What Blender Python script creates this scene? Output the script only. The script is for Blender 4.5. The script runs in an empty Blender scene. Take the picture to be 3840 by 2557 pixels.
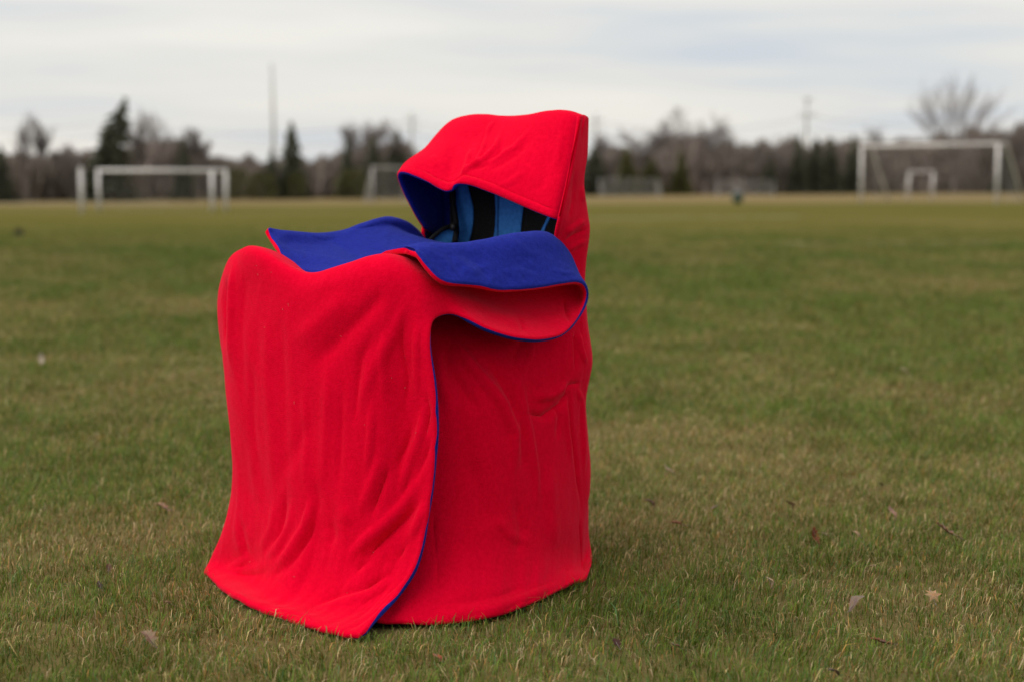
import bpy, bmesh, math, random
import numpy as np
from mathutils import Vector, Matrix

# ------------------------------------------------------------------ camera, sky, sun, exposure
S = bpy.context.scene
C = S.collection
LENS, SENSOR, CAMH = 35.0, 22.3, 0.92
F = LENS / SENSOR * 3840.0                      # focal length in photo pixels
PITCH = math.atan(598.5 / F)                    # eye level lies at row 680 of the photo
cam = bpy.data.cameras.new('camera'); cam_o = bpy.data.objects.new('camera', cam); C.objects.link(cam_o)
cam.lens = LENS; cam.sensor_width = SENSOR; cam.sensor_fit = 'HORIZONTAL'
cam.clip_start = 0.05; cam.clip_end = 6000
cam_o.location = (0, 0, CAMH); cam_o.rotation_euler = (math.radians(90) - PITCH, 0, 0)
cam.dof.use_dof = True; cam.dof.focus_distance = 3.45; cam.dof.aperture_fstop = 1.45; cam.dof.aperture_blades = 0
S.camera = cam_o

SUN_EL, SUN_AZ = math.radians(54), math.radians(254)       # azimuth from +Y clockwise: behind the camera, to its left
sd = Vector((math.sin(SUN_AZ) * math.cos(SUN_EL), math.cos(SUN_AZ) * math.cos(SUN_EL), math.sin(SUN_EL)))
w = bpy.data.worlds.new('World'); S.world = w; w.use_nodes = True
nt = w.node_tree; nt.nodes.clear()
def N(t, **k):
    n = nt.nodes.new(t)
    for a, b in k.items(): setattr(n, a, b)
    return n
L = lambda a, b: nt.links.new(a, b)
out = N('ShaderNodeOutputWorld'); bg1 = N('ShaderNodeBackground'); bg2 = N('ShaderNodeBackground'); mixs = N('ShaderNodeMixShader')
sky = N('ShaderNodeTexSky', sky_type='NISHITA'); sky.sun_disc = False
sky.sun_elevation = SUN_EL; sky.sun_rotation = SUN_AZ; sky.air_density = 1.0; sky.dust_density = 2.0
L(sky.outputs[0], bg1.inputs[0]); bg1.inputs[1].default_value = 0.06
tc = N('ShaderNodeTexCoord'); mp = N('ShaderNodeMapping'); mp.inputs['Scale'].default_value = (2.6, 2.6, 27)
L(tc.outputs['Generated'], mp.inputs[0])
n1 = N('ShaderNodeTexNoise'); n1.inputs['Scale'].default_value = 1.15; n1.inputs['Detail'].default_value = 3.5; n1.inputs['Roughness'].default_value = 0.5
L(mp.outputs[0], n1.inputs[0])
cr = N('ShaderNodeValToRGB')
cr.color_ramp.elements[0].position = 0.32; cr.color_ramp.elements[0].color = (0.325, 0.346, 0.374, 1)
cr.color_ramp.elements[1].position = 0.65; cr.color_ramp.elements[1].color = (0.455, 0.439, 0.408, 1)
e = cr.color_ramp.elements.new(0.47); e.color = (0.404, 0.398, 0.384, 1)
L(n1.outputs['Fac'], cr.inputs[0]); L(cr.outputs[0], bg2.inputs[0]); bg2.inputs[1].default_value = 1.0
mixs.inputs[0].default_value = 0.86
L(bg1.outputs[0], mixs.inputs[1]); L(bg2.outputs[0], mixs.inputs[2]); L(mixs.outputs[0], out.inputs[0])

sun = bpy.data.lights.new('sun', 'SUN'); sun.energy = 1.4; sun.angle = math.radians(90); sun.color = (1, 0.955, 0.89)
sun_o = bpy.data.objects.new('sun', sun); C.objects.link(sun_o)
sun_o.rotation_euler = (-sd).to_track_quat('-Z', 'Y').to_euler(); sun_o.location = (-3, -3, 6)

S.view_settings.view_transform = 'Standard'; S.view_settings.look = 'None'
S.view_settings.exposure = 1.05; S.view_settings.gamma = 1.0; S.view_settings.use_curve_mapping = False
S.cycles.use_denoising = True
S.cycles.max_bounces = 6

# ------------------------------------------------------------------ helpers
cp, sp_ = math.cos(PITCH), math.sin(PITCH)
def W(px, py, d):
    """photo position + distance (d > 2) or height (d <= 2) -> point in the place"""
    x = (px - 1920) / F; y = -(py - 1278.5) / F
    dr = np.array([x, cp + y * sp_, -sp_ + y * cp])
    t = d / dr[1] if d > 2 else (d - CAMH) / dr[2]
    return np.array([0, 0, CAMH]) + dr * t
def proj(P):
    dx = P[..., 0]; dy = P[..., 1]; dz = P[..., 2] - CAMH
    fw = dy * cp - dz * sp_; up = dy * sp_ + dz * cp
    return 1920 + F * dx / fw, 1278.5 - F * up / fw
def tag(o, label=None, cat=None, group=None, kind=None):
    if label: o['label'] = label
    if cat: o['category'] = cat
    if group: o['group'] = group
    if kind: o['kind'] = kind
    return o
def empty(name, loc, rz=0):
    o = bpy.data.objects.new(name, None); C.objects.link(o); o.location = loc; o.rotation_euler = (0, 0, rz)
    o.empty_display_size = 0.1
    return o
def mesh_obj(name, verts, faces, mat, parent=None, smooth=True, cols=None):
    me = bpy.data.meshes.new(name)
    verts = np.asarray(verts, dtype=np.float32)
    me.from_pydata([tuple(v) for v in verts], [], [tuple(f) for f in faces]) if not isinstance(faces, np.ndarray) else fast_mesh(me, verts, faces)
    if smooth: me.polygons.foreach_set('use_smooth', np.ones(len(me.polygons), dtype=bool))
    if cols is not None:
        at = me.color_attributes.new('tint', 'FLOAT_COLOR', 'POINT')
        at.data.foreach_set('color', np.asarray(cols, dtype=np.float32).ravel())
    me.update()
    o = bpy.data.objects.new(name, me); C.objects.link(o)
    if mat: me.materials.append(mat)
    if parent: attach(o, parent)
    return o
def fast_mesh(me, verts, faces):
    k = faces.shape[1]
    me.vertices.add(len(verts)); me.vertices.foreach_set('co', verts.ravel())
    me.loops.add(faces.size); me.loops.foreach_set('vertex_index', faces.astype(np.int32).ravel())
    me.polygons.add(len(faces)); me.polygons.foreach_set('loop_start', np.arange(0, faces.size, k, dtype=np.int32))
    me.polygons.foreach_set('loop_total', np.full(len(faces), k, dtype=np.int32))
    me.update(calc_edges=True)
def attach(o, parent):
    o.parent = parent
    m = Matrix.LocRotScale(parent.location, parent.rotation_euler, parent.scale) if parent.parent is None else Matrix.Identity(4)
    o.matrix_parent_inverse = m.inverted()
class MB:
    def __init__(s): s.v = []; s.f = []
    def tube(s, pts, rad, n=8, cap=True):
        pts = [np.asarray(p, float) for p in pts]
        if not hasattr(rad, '__len__'): rad = [rad] * len(pts)
        b = len(s.v)
        for i, p in enumerate(pts):
            t = pts[min(i + 1, len(pts) - 1)] - pts[max(i - 1, 0)]; t = t / (np.linalg.norm(t) + 1e-9)
            a = np.cross(t, [0, 0, 1.0] if abs(t[2]) < 0.9 else [1.0, 0, 0]); a /= np.linalg.norm(a); c = np.cross(t, a)
            for k in range(n):
                q = 2 * math.pi * k / n
                s.v.append(p + rad[i] * (math.cos(q) * a + math.sin(q) * c))
        for i in range(len(pts) - 1):
            for k in range(n):
                k2 = (k + 1) % n
                s.f.append((b + i * n + k, b + i * n + k2, b + (i + 1) * n + k2, b + (i + 1) * n + k))
        if cap:
            s.f.append(tuple(b + k for k in range(n))[::-1]); e_ = b + (len(pts) - 1) * n
            s.f.append(tuple(e_ + k for k in range(n)))
        return s
    def tubes(s, P, r, n=3):
        """many tapered open tubes at once: P [m, k, 3], r [m, k]"""
        P = np.asarray(P, float); r = np.asarray(r, float); m, k = P.shape[:2]
        T = np.gradient(P, axis=1); T /= np.linalg.norm(T, axis=2, keepdims=True) + 1e-9
        A = np.cross(T, np.array([0.31, 0.95, 0.05])); A /= np.linalg.norm(A, axis=2, keepdims=True) + 1e-9; B = np.cross(T, A)
        q = 2 * np.pi * np.arange(n) / n
        V = P[:, :, None] + r[:, :, None, None] * (np.cos(q)[:, None] * A[:, :, None] + np.sin(q)[:, None] * B[:, :, None])
        i0 = np.arange(m * k * n).reshape(m, k, n); j1 = np.roll(i0, -1, axis=2)
        f = np.stack([i0[:, :-1], j1[:, :-1], j1[:, 1:], i0[:, 1:]], -1).reshape(-1, 4)
        s.v = V.reshape(-1, 3); s.f = f; return s
    def box(s, c, d, rz=0):
        b = len(s.v); cs, sn = math.cos(rz), math.sin(rz)
        for x in (-.5, .5):
            for y in (-.5, .5):
                for z in (-.5, .5):
                    X, Y = x * d[0], y * d[1]
                    s.v.append(np.array([c[0] + X * cs - Y * sn, c[1] + X * sn + Y * cs, c[2] + z * d[2]]))
        for f in ((0, 1, 3, 2), (4, 6, 7, 5), (0, 4, 5, 1), (2, 3, 7, 6), (0, 2, 6, 4), (1, 5, 7, 3)): s.f.append(tuple(b + i for i in f))
        return s
    def build(s, name, mat, parent=None, smooth=True): return mesh_obj(name, s.v, s.f, mat, parent, smooth)
# smooth random field
_rng = np.random.RandomState(5)
_tab = _rng.rand(256, 256)
def vnoise(x, y):
    xi = np.floor(x).astype(int); yi = np.floor(y).astype(int); fx = x - xi; fy = y - yi
    fx = fx * fx * (3 - 2 * fx); fy = fy * fy * (3 - 2 * fy)
    t = lambda a, b: _tab[a % 256, b % 256]
    return (t(xi, yi) * (1 - fx) + t(xi + 1, yi) * fx) * (1 - fy) + (t(xi, yi + 1) * (1 - fx) + t(xi + 1, yi + 1) * fx) * fy
def fbm(x, y, o=4):
    s = 0; a = .5
    for i in range(o): s = s + a * vnoise(x * 2 ** i + 17.3 * i, y * 2 ** i + 9.1 * i); a *= .5
    return s / (1 - .5 ** o)

# ------------------------------------------------------------------ materials
def mat(name, col, rough=0.8, spec=0.2, **k):
    m = bpy.data.materials.new(name); m.use_nodes = True
    b = m.node_tree.nodes['Principled BSDF']
    b.inputs['Base Color'].default_value = (*col, 1); b.inputs['Roughness'].default_value = rough
    b.inputs['Specular IOR Level'].default_value = spec
    for a, v in k.items(): b.inputs[a.replace('_', ' ')].default_value = v
    return m
def noisy(m, c1, c2, scale, detail=4, bump=0, bscale=None, bdist=0.002, pos=(0.35, 0.65)):
    t = m.node_tree; b = t.nodes['Principled BSDF']
    co = t.nodes.new('ShaderNodeTexCoord'); no = t.nodes.new('ShaderNodeTexNoise'); no.inputs['Scale'].default_value = scale
    no.inputs['Detail'].default_value = detail
    r = t.nodes.new('ShaderNodeValToRGB'); r.color_ramp.elements[0].color = (*c1, 1); r.color_ramp.elements[1].color = (*c2, 1)
    r.color_ramp.elements[0].position, r.color_ramp.elements[1].position = pos
    t.links.new(co.outputs['Object'], no.inputs[0]); t.links.new(no.outputs['Fac'], r.inputs[0]); t.links.new(r.outputs[0], b.inputs['Base Color'])
    if bump:
        n2 = t.nodes.new('ShaderNodeTexNoise'); n2.inputs['Scale'].default_value = bscale or scale; n2.inputs['Detail'].default_value = 3
        bp = t.nodes.new('ShaderNodeBump'); bp.inputs['Strength'].default_value = bump; bp.inputs['Distance'].default_value = bdist
        t.links.new(co.outputs['Object'], n2.inputs[0]); t.links.new(n2.outputs['Fac'], bp.inputs['Height']); t.links.new(bp.outputs[0], b.inputs['Normal'])
    return m
def tinted(name, rough=0.7, spec=0.2, trans=0.0):
    m = mat(name, (1, 1, 1), rough, spec); t = m.node_tree; b = t.nodes['Principled BSDF']
    a = t.nodes.new('ShaderNodeVertexColor'); a.layer_name = 'tint'
    t.links.new(a.outputs[0], b.inputs['Base Color'])
    if trans:
        tr = t.nodes.new('ShaderNodeBsdfTranslucent'); mx = t.nodes.new('ShaderNodeMixShader'); mx.inputs[0].default_value = trans
        t.links.new(a.outputs[0], tr.inputs[0]); t.links.new(b.outputs[0], mx.inputs[1]); t.links.new(tr.outputs[0], mx.inputs[2])
        t.links.new(mx.outputs[0], t.nodes['Material Output'].inputs[0])
    return m
def fleece(name, c1, c2, tint, sheen):
    m = mat(name, c1, 0.95, 0.0, Sheen_Weight=sheen, Sheen_Roughness=0.35)
    m.node_tree.nodes['Principled BSDF'].inputs['Sheen Tint'].default_value = (*tint, 1)
    return noisy(m, c1, c2, 110, 6, 0.75, 380, 0.0019, (0.32, 0.68))
RED = fleece('red_fleece', (0.625, 0.0010, 0.0200), (0.705, 0.0018, 0.0255), (1, 0.30, 0.40), 0.19)
BLUE = fleece('blue_fleece', (0.0115, 0.0175, 0.195), (0.0160, 0.0245, 0.25), (0.35, 0.45, 1), 0.14)
CHAIRBLUE = noisy(mat('chair_blue_fabric', (0.02, .11, .36), 0.75, 0.25), (0.026, 0.155, 0.46), (0.036, 0.20, 0.56), 90, 4, 0.4, 900, 0.0005)
MESHBLACK = noisy(mat('black_mesh', (0.006, 0.006, 0.006), 0.9, 0.15), (0.004, 0.004, 0.004), (0.013, 0.0125, 0.012), 420, 2, 0.4, 420, 0.0006)
TRIMBLACK = mat('black_binding', (0.008, 0.008, 0.009), 0.8, 0.2)
STEEL = noisy(mat('dark_powder_coat', (0.02, 0.02, 0.022), 0.45, 0.5), (0.016, 0.016, 0.018), (0.03, 0.03, 0.032), 60)
PLASTIC = mat('black_plastic', (0.012, 0.012, 0.012), 0.5, 0.4)
WHITEPAINT = noisy(mat('white_goal_paint', (0.7, 0.7, 0.68), 0.5, 0.4), (0.62, 0.59, 0.57), (0.74, 0.71, 0.69), 1.5, 5)
NET = mat('grey_net_cord', (0.42, 0.40, 0.38), 0.9, 0.1)
GRASS = tinted('grass_blades', 0.6, 0.10, 0.22)
TINT = tinted('dry_leaf', 0.7, 0.2, 0.15)
BARK = noisy(mat('bark', (0.09, 0.075, 0.065), 0.95, 0.1), (0.12, 0.10, 0.09), (0.20, 0.172, 0.155), 0.8, 5)
TWIG = noisy(mat('bare_twigs', (0.1, 0.085, 0.075), 0.95, 0.05), (0.145, 0.122, 0.112), (0.23, 0.195, 0.178), 0.5, 4)
NEEDLE = noisy(mat('dark_needles', (0.03, 0.038, 0.02), 0.9, 0.1), (0.064, 0.068, 0.047), (0.118, 0.122, 0.086), 1.2, 4)
OLIVE = noisy(mat('olive_needles', (0.07, 0.07, 0.02), 0.9, 0.1), (0.075, 0.076, 0.028), (0.125, 0.12, 0.05), 1.2, 4)
BRUSH = tinted('winter_brush', 0.95, 0.05)
POLE = noisy(mat('weathered_steel_pole', (0.35, 0.36, 0.34), 0.7, 0.2), (0.40, 0.41, 0.39), (0.48, 0.49, 0.47), 0.4)
BINGREEN = noisy(mat('dark_green_plastic', (0.012, 0.035, 0.022), 0.5, 0.3), (0.01, 0.028, 0.018), (0.016, 0.045, 0.028), 6)
PALE = mat('pale_plastic', (0.45, 0.42, 0.40), 0.6, 0.3)

# ------------------------------------------------------------------ ground
def tree_line(px):                              # distance of the wood's edge along a photo column
    return float(np.interp(px, [-2100, -900, 0, 1200, 2500, 3840, 4700, 5900], [64, 70, 77, 90, 113, 132, 140, 150]))
gm = mat('field_turf', (0.1, 0.09, 0.04), 0.95, 0.0)
t = gm.node_tree; b = t.nodes['Principled BSDF']
def gn(ty, **k):
    n = t.nodes.new(ty)
    for a, v in k.items(): setattr(n, a, v)
    return n
co = gn('ShaderNodeTexCoord')
def gnoise(scale, det, mscale=(1, 1, 1), rough=0.55):
    m_ = gn('ShaderNodeMapping'); m_.inputs['Scale'].default_value = mscale; t.links.new(co.outputs['Object'], m_.inputs[0])
    n_ = gn('ShaderNodeTexNoise'); n_.inputs['Scale'].default_value = scale; n_.inputs['Detail'].default_value = det; n_.inputs['Roughness'].default_value = rough
    t.links.new(m_.outputs[0], n_.inputs[0]); return n_
def ramp(src, stops):
    r = gn('ShaderNodeValToRGB'); els = r.color_ramp.elements
    els[0].position, els[0].color = stops[0][0], (*stops[0][1], 1); els[1].position, els[1].color = stops[-1][0], (*stops[-1][1], 1)
    for p_, c_ in stops[1:-1]: q = els.new(p_); q.color = (*c_, 1)
    t.links.new(src, r.inputs[0]); return r
def gmix(fac, a, c):
    m_ = gn('ShaderNodeMix', data_type='RGBA')
    (t.links.new(fac, m_.inputs[0]) if not isinstance(fac, float) else setattr(m_.inputs[0], 'default_value', fac))
    t.links.new(a, m_.inputs[6]); t.links.new(c, m_.inputs[7]); return m_
nA = gnoise(0.22, 5, (1, 1, 1)); nB = gnoise(1.7, 5); nC = gnoise(0.05, 3, (0.5, 1.6, 1))
tuft = ramp(nB.outputs['Fac'], [(0.3, (0.080, 0.080, 0.017)), (0.5, (0.114, 0.102, 0.029)), (0.72, (0.165, 0.134, 0.050))])
band = ramp(nA.outputs['Fac'], [(0.32, (0.069, 0.075, 0.014)), (0.5, (0.106, 0.097, 0.027)), (0.66, (0.158, 0.128, 0.048))])
stripe = ramp(nC.outputs['Fac'], [(0.36, (0.083, 0.084, 0.016)), (0.52, (0.121, 0.107, 0.031)), (0.66, (0.172, 0.136, 0.050))])
g1 = gmix(0.5, tuft.outputs[0], band.outputs[0]); g2 = gmix(0.42, g1.outputs[2], stripe.outputs[0])
# bleached uncut strip along the edge of the wood (own vertex tint on the sheet)
vc = gn('ShaderNodeVertexColor'); vc.layer_name = 'tint'
dry = gn('ShaderNodeRGB'); dry.outputs[0].default_value = (0.215, 0.158, 0.082, 1)
sepc = gn('ShaderNodeSeparateColor'); t.links.new(vc.outputs[0], sepc.inputs[0])
g3 = gmix(sepc.outputs[0], g2.outputs[2], dry.outputs[0])
soil = gn('ShaderNodeRGB'); soil.outputs[0].default_value = (0.130, 0.105, 0.042, 1)
g4 = gmix(sepc.outputs[1], g3.outputs[2], soil.outputs[0])     # thatch between the near blades
t.links.new(g4.outputs[2], b.inputs['Base Color'])
bp = gn('ShaderNodeBump'); bp.inputs['Strength'].default_value = 0.6; bp.inputs['Distance'].default_value = 0.02
nD = gnoise(30, 4); t.links.new(nD.outputs['Fac'], bp.inputs['Height']); t.links.new(bp.outputs[0], b.inputs['Normal'])
ys = np.concatenate([np.arange(-12, 30, 1.0), np.arange(30, 180, 2.5), np.geomspace(180, 3000, 12)])
us = np.linspace(-1, 1, 61)
gv = []; gc = []
for y in ys:
    for u in us:
        hw = max(14, abs(y) * 0.9) if y < 200 else y * 1.6
        x = u * hw; gv.append((x, y, 0.0))
        px = 1920 + F * x / max(y, 1)
        d = tree_line(px) - y if y > 20 else 99
        wig = 3.0 * (fbm(np.array([x * .05]), np.array([y * .05]))[0] - .5)
        r_ = float(np.clip((y + 2 * wig - np.interp(px, [0, 3840], [54, 67])) / 8, 0, 1)) * 0.8 if y > 20 else 0.0
        near = np.clip((24 - y) / 18, 0, 1)
        gc.append((r_, near, 0, 1))
nu = len(us)
gf = np.array([(i * nu + j, i * nu + j + 1, (i + 1) * nu + j + 1, (i + 1) * nu + j) for i in range(len(ys) - 1) for j in range(nu - 1)])
ground = mesh_obj('ground', gv, gf, gm, smooth=True, cols=gc); tag(ground, kind='structure')

# faded pitch lines painted on the turf
LINE = noisy(mat('faded_line_paint', (0.3, 0.28, 0.2), 0.95, 0.1), (0.14, 0.12, 0.055), (0.34, 0.31, 0.23), 2.2, 5)
def line(name, p, q, wd):
    p = np.array(p); q = np.array(q); d = (q - p) / np.linalg.norm(q - p); n_ = np.array([-d[1], d[0], 0]) * wd / 2
    o = mesh_obj(name, [p - n_, q - n_, q + n_, p + n_], [(0, 1, 2, 3)], LINE, smooth=False); tag(o, kind='structure'); return o
line('pitch_line', W(2900, 915, 0.004), W(4300, 903, 0.004), 0.30)
line('pitch_line', W(-500, 766, 0.004), W(640, 762, 0.004), 2.0)
line('pitch_line', W(2150, 822, 0.004), W(3000, 812, 0.004), 0.35)

# ------------------------------------------------------------------ cloth engine
def crom(P, n):
    """Catmull-Rom along axis 0, n steps per interval"""
    P = np.asarray(P, float); m = len(P)
    E = np.concatenate([[2 * P[0] - P[1]], P, [2 * P[-1] - P[-2]]])
    out_ = []
    for i in range(m - 1):
        p0, p1, p2, p3 = E[i], E[i + 1], E[i + 2], E[i + 3]
        for k in range(n):
            s = k / n
            out_.append(0.5 * (2 * p1 + (p2 - p0) * s + (2 * p0 - 5 * p1 + 4 * p2 - p3) * s * s + (3 * p1 - p0 - 3 * p2 + p3) * s ** 3))
    out_.append(P[-1]); return np.array(out_)
def smooth_grid(G, it):
    for _ in range(it):
        H = G.copy()
        H[1:-1, 1:-1] = 0.5 * G[1:-1, 1:-1] + 0.125 * (G[:-2, 1:-1] + G[2:, 1:-1] + G[1:-1, :-2] + G[1:-1, 2:])
        for sl in ((0, slice(None)), (-1, slice(None)), (slice(None), 0), (slice(None), -1)):
            e_ = G[sl]; f_ = e_.copy(); f_[1:-1] = 0.5 * e_[1:-1] + 0.25 * (e_[:-2] + e_[2:]); H[sl] = f_
        G = H
    return G
def normals(G):
    du = np.gradient(G, axis=1); dv = np.gradient(G, axis=0)
    n_ = np.cross(du, dv); return n_ / (np.linalg.norm(n_, axis=2, keepdims=True) + 1e-12)
def crease(G, Nn, items, rows=None):
    """items: (polyline px, width px, height m). Ridges (+) and valleys (-) pushed along the cloth normal towards the viewer."""
    px, py = proj(G); D = np.zeros(px.shape)
    for pts, wd, am in items:
        best = np.full(px.shape, 1e9); par = np.zeros(px.shape); n_ = len(pts) - 1
        for i in range(n_):
            ax, ay = pts[i]; bx, by = pts[i + 1]; vx, vy = bx - ax, by - ay; l2 = vx * vx + vy * vy + 1e-9
            s = np.clip(((px - ax) * vx + (py - ay) * vy) / l2, 0, 1)
            d = np.hypot(px - ax - s * vx, py - ay - s * vy)
            m_ = d < best; best = np.where(m_, d, best); par = np.where(m_, (i + s) / n_, par)
        fade = np.clip(np.minimum(par, 1 - par) / 0.28, 0, 1) ; fade = 0.05 + 0.95 * fade * fade * (3 - 2 * fade)
        D += 0.92 * am * np.exp(-(best / (wd * 0.68)) ** 2) * fade
    if rows is not None:
        msk = np.zeros(px.shape); msk[rows[0]:rows[1]] = 1; D *= msk
    V = np.array([0, 0, CAMH]) - G; V /= np.linalg.norm(V, axis=2, keepdims=True)
    s = np.clip((Nn * V).sum(2) * 4, -1, 1)
    return G + Nn * (D * s)[..., None]
def cloth(name, G, thick, parent, flip=False, red_rim=False, wrap=None):
    """double fleece: red sheet (with its half of the rounded edge) and, as its child, the blue lining"""
    Nn = normals(G) * (-1 if flip else 1)
    nr, nc = G.shape[:2]; H = np.full(nr, thick / 2.0) if not hasattr(thick, '__len__') else np.asarray(thick) / 2
    ring = [(0, j) for j in range(nc)] + [(i, nc - 1) for i in range(1, nr)] + [(nr - 1, j) for j in range(nc - 2, -1, -1)] + [(i, 0) for i in range(nr - 2, 0, -1)]
    outw = []
    for (i, j) in ring:
        v = np.zeros(3)
        if i == 0: v += G[0, j] - G[2, j]
        if i == nr - 1: v += G[-1, j] - G[-3, j]
        if j == 0: v += G[i, 0] - G[i, 2]
        if j == nc - 1: v += G[i, -1] - G[i, -3]
        v -= Nn[i, j] * v.dot(Nn[i, j]); outw.append(v / (np.linalg.norm(v) + 1e-9))
    idx = np.arange(nr * nc).reshape(nr, nc)
    quads = np.stack([idx[:-1, :-1], idx[:-1, 1:], idx[1:, 1:], idx[1:, :-1]], -1).reshape(-1, 4)
    objs = []
    for side in (1, -1):
        V = (G + Nn * H[:, None, None] * side).reshape(-1, 3); rim = []
        n0 = len(V); m = len(ring)
        ends = np.array([160.0 if red_rim else (wrap(i, j) if wrap else 90.0) for i, j in ring])
        angles = (0.25, 0.5, 0.75, 1.0)
        for fr in angles:
            for k, (i, j) in enumerate(ring):
                a = math.radians((ends[k] if side == 1 else 180 - ends[k]) * fr)
                rim.append(G[i, j] + Nn[i, j] * H[i] * side * math.cos(a) + outw[k] * H[i] * math.sin(a) * 1.15)
        V = np.concatenate([V, np.array(rim)]) if rim else V
        ri = np.array([idx[i, j] for i, j in ring]); layers = [ri] + [n0 + q * m + np.arange(m) for q in range(len(angles))]
        fq = [quads]
        for A, B_ in zip(layers[:-1], layers[1:]):
            fq.append(np.stack([A, np.roll(A, -1), np.roll(B_, -1), B_], -1)[:, ::-1])
        fq = np.concatenate(fq)
        if (side == -1) != flip: fq = fq[:, ::-1]
        objs.append((V, fq))
    o = mesh_obj(name, objs[0][0], objs[0][1], RED, parent)
    li = mesh_obj('lining', objs[1][0], objs[1][1], BLUE); li.parent = o
    li['label'] = 'royal blue fleece lining'
    return o
def soften(G, amp, sc, seed):
    """slow uneven sag of heavy fleece"""
    Nn = normals(G); a = np.linalg.norm(np.diff(G, axis=0), axis=2).cumsum(0); a = np.vstack([a[:1] * 0, a])
    c_ = np.linalg.norm(np.diff(G, axis=1), axis=2).cumsum(1); c_ = np.hstack([c_[:, :1] * 0, c_])
    d = (fbm(a * sc + seed, c_ * sc + seed * 2, 3) - .5) * 2 * amp
    return G + Nn * d[..., None]
def hang(G, amp, along, across, seed, rows=None):
    """fine soft wrinkles that run down the hanging cloth"""
    Nn = normals(G); a = np.linalg.norm(np.diff(G, axis=0), axis=2).cumsum(0); a = np.vstack([a[:1] * 0, a])
    c_ = np.linalg.norm(np.diff(G, axis=1), axis=2).cumsum(1); c_ = np.hstack([c_[:, :1] * 0, c_])
    f = fbm(a * along + seed, c_ * across + seed * 2 + 1.2 * np.sin(a * 5 + seed), 3) - .5; m_ = np.clip(fbm(a * 3 + seed * 3, c_ * 4, 2) * 2.6 - .7, 0, 1.3)
    d = f * 2 * amp * m_
    if rows: d[rows:] = 0; d[rows - 12:rows] *= np.linspace(1, 0, 12)[:, None]
    return G + Nn * d[..., None]
def ctrl(cols):
    """list of columns -> array [row, col, xyz]; entries (px,py,d) or ('w',x,y,z)"""
    A = [[W(*p) if p[0] != 'w' else np.array(p[1:]) for p in col] for col in cols]
    return np.array(A).transpose(1, 0, 2)

w_ = 'w'
BL = empty('hooded_fleece_blanket', (-0.24, 3.7, 0))
tag(BL, 'red fleece hooded blanket with blue lining draped over the chair', 'blanket')

# ---- front sheet: hem on the grass, up the front, over the lap, rolled at the chest, folded forward (blue side up)
c0 = [(800, 2185, 3.80), (835, 2100, 3.80), (880, 1990, 3.79), (905, 1800, 3.78), (895, 1560, 3.80), (838, 1300, 3.84), (822, 1140, 3.84), (846, 1030, 3.82),
      (880, 985, 3.82), (w_, -.60, 3.90, .64), (w_, -.52, 3.99, .62), (w_, -.44, 4.07, .62), (w_, -.36, 4.13, .63), (w_, -.29, 4.16, .66), (w_, -.22, 4.17, .70), (w_, -.22, 4.14, .735),
      (1562, 880, 4.10), (1475, 826, 4.07), (1385, 842, 4.01), (1275, 880, 3.93), (1150, 886, 3.85), (1062, 873, 3.78), (1008, 866, 3.71)]
c1 = [(774, 2144, 3.72), (803, 2095, 3.735), (852, 1980, 3.70), (886, 1800, 3.675), (868, 1550, 3.67), (862, 1300, 3.665), (860, 1120, 3.665), (874, 1000, 3.66),
      (915, 948, 3.71), (w_, -.56, 3.83, .70), (w_, -.48, 3.92, .70), (w_, -.40, 4.0, .705), (w_, -.32, 4.07, .715), (w_, -.25, 4.11, .73), (w_, -.19, 4.13, .71), (w_, -.205, 4.11, .735),
      (1545, 858, 4.07), (1463, 831, 4.03), (1372, 852, 3.96), (1270, 888, 3.89), (1160, 890, 3.81), (1080, 885, 3.745), (1022, 892, 3.695)]
c2 = [(878, 2240, 0.012), (930, 2165, 3.60), (970, 2010, 3.56), (1000, 1820, 3.55), (990, 1555, 3.545), (985, 1300, 3.54), (980, 1110, 3.54), (965, 980, 3.55),
      (985, 939, 3.585), (w_, -.48, 3.72, .722), (w_, -.40, 3.81, .715), (w_, -.32, 3.90, .72), (w_, -.25, 3.98, .735), (w_, -.19, 4.03, .71), (w_, -.155, 4.06, .70), (w_, -.175, 4.045, .725),
      (1515, 882, 4.02), (1435, 872, 3.96), (1335, 898, 3.88), (1235, 932, 3.80), (1145, 940, 3.71), (1085, 938, 3.68), (1048, 934, 3.645)]
c3 = [(1060, 2312, 0.012), (1070, 2225, 3.40), (1110, 2050, 3.44), (1140, 1850, 3.435), (1145, 1570, 3.43), (1145, 1310, 3.425), (1140, 1140, 3.425), (1145, 1055, 3.435),
      (1160, 1034, 3.475), (w_, -.36, 3.60, .66), (w_, -.28, 3.69, .65), (w_, -.20, 3.78, .65), (w_, -.12, 3.86, .67), (w_, -.07, 3.92, .70), (w_, -.035, 3.955, .725), (w_, -.055, 3.935, .755),
      (w_, -.115, 3.875, .755), (w_, -.17, 3.815, .75), (w_, -.23, 3.75, .745), (w_, -.28, 3.70, .735), (w_, -.34, 3.63, .73), (w_, -.385, 3.59, .733), (1126, 1022, 3.54)]
c4 = [(1195, 2354, 0.012), (1225, 2262, 3.325), (1270, 2085, 3.355), (1300, 1870, 3.355), (1310, 1585, 3.35), (1310, 1320, 3.345), (1305, 1130, 3.345), (1300, 1030, 3.36),
      (1310, 1003, 3.405), (w_, -.27, 3.50, .665), (w_, -.19, 3.59, .65), (w_, -.11, 3.68, .65), (w_, -.03, 3.76, .67), (w_, .02, 3.82, .70), (w_, .055, 3.855, .725), (w_, .035, 3.835, .755),
      (w_, -.03, 3.77, .75), (w_, -.08, 3.71, .74), (w_, -.14, 3.65, .735), (w_, -.19, 3.59, .73), (w_, -.25, 3.53, .728), (w_, -.29, 3.485, .727), (w_, -.33, 3.455, .727)]
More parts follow.
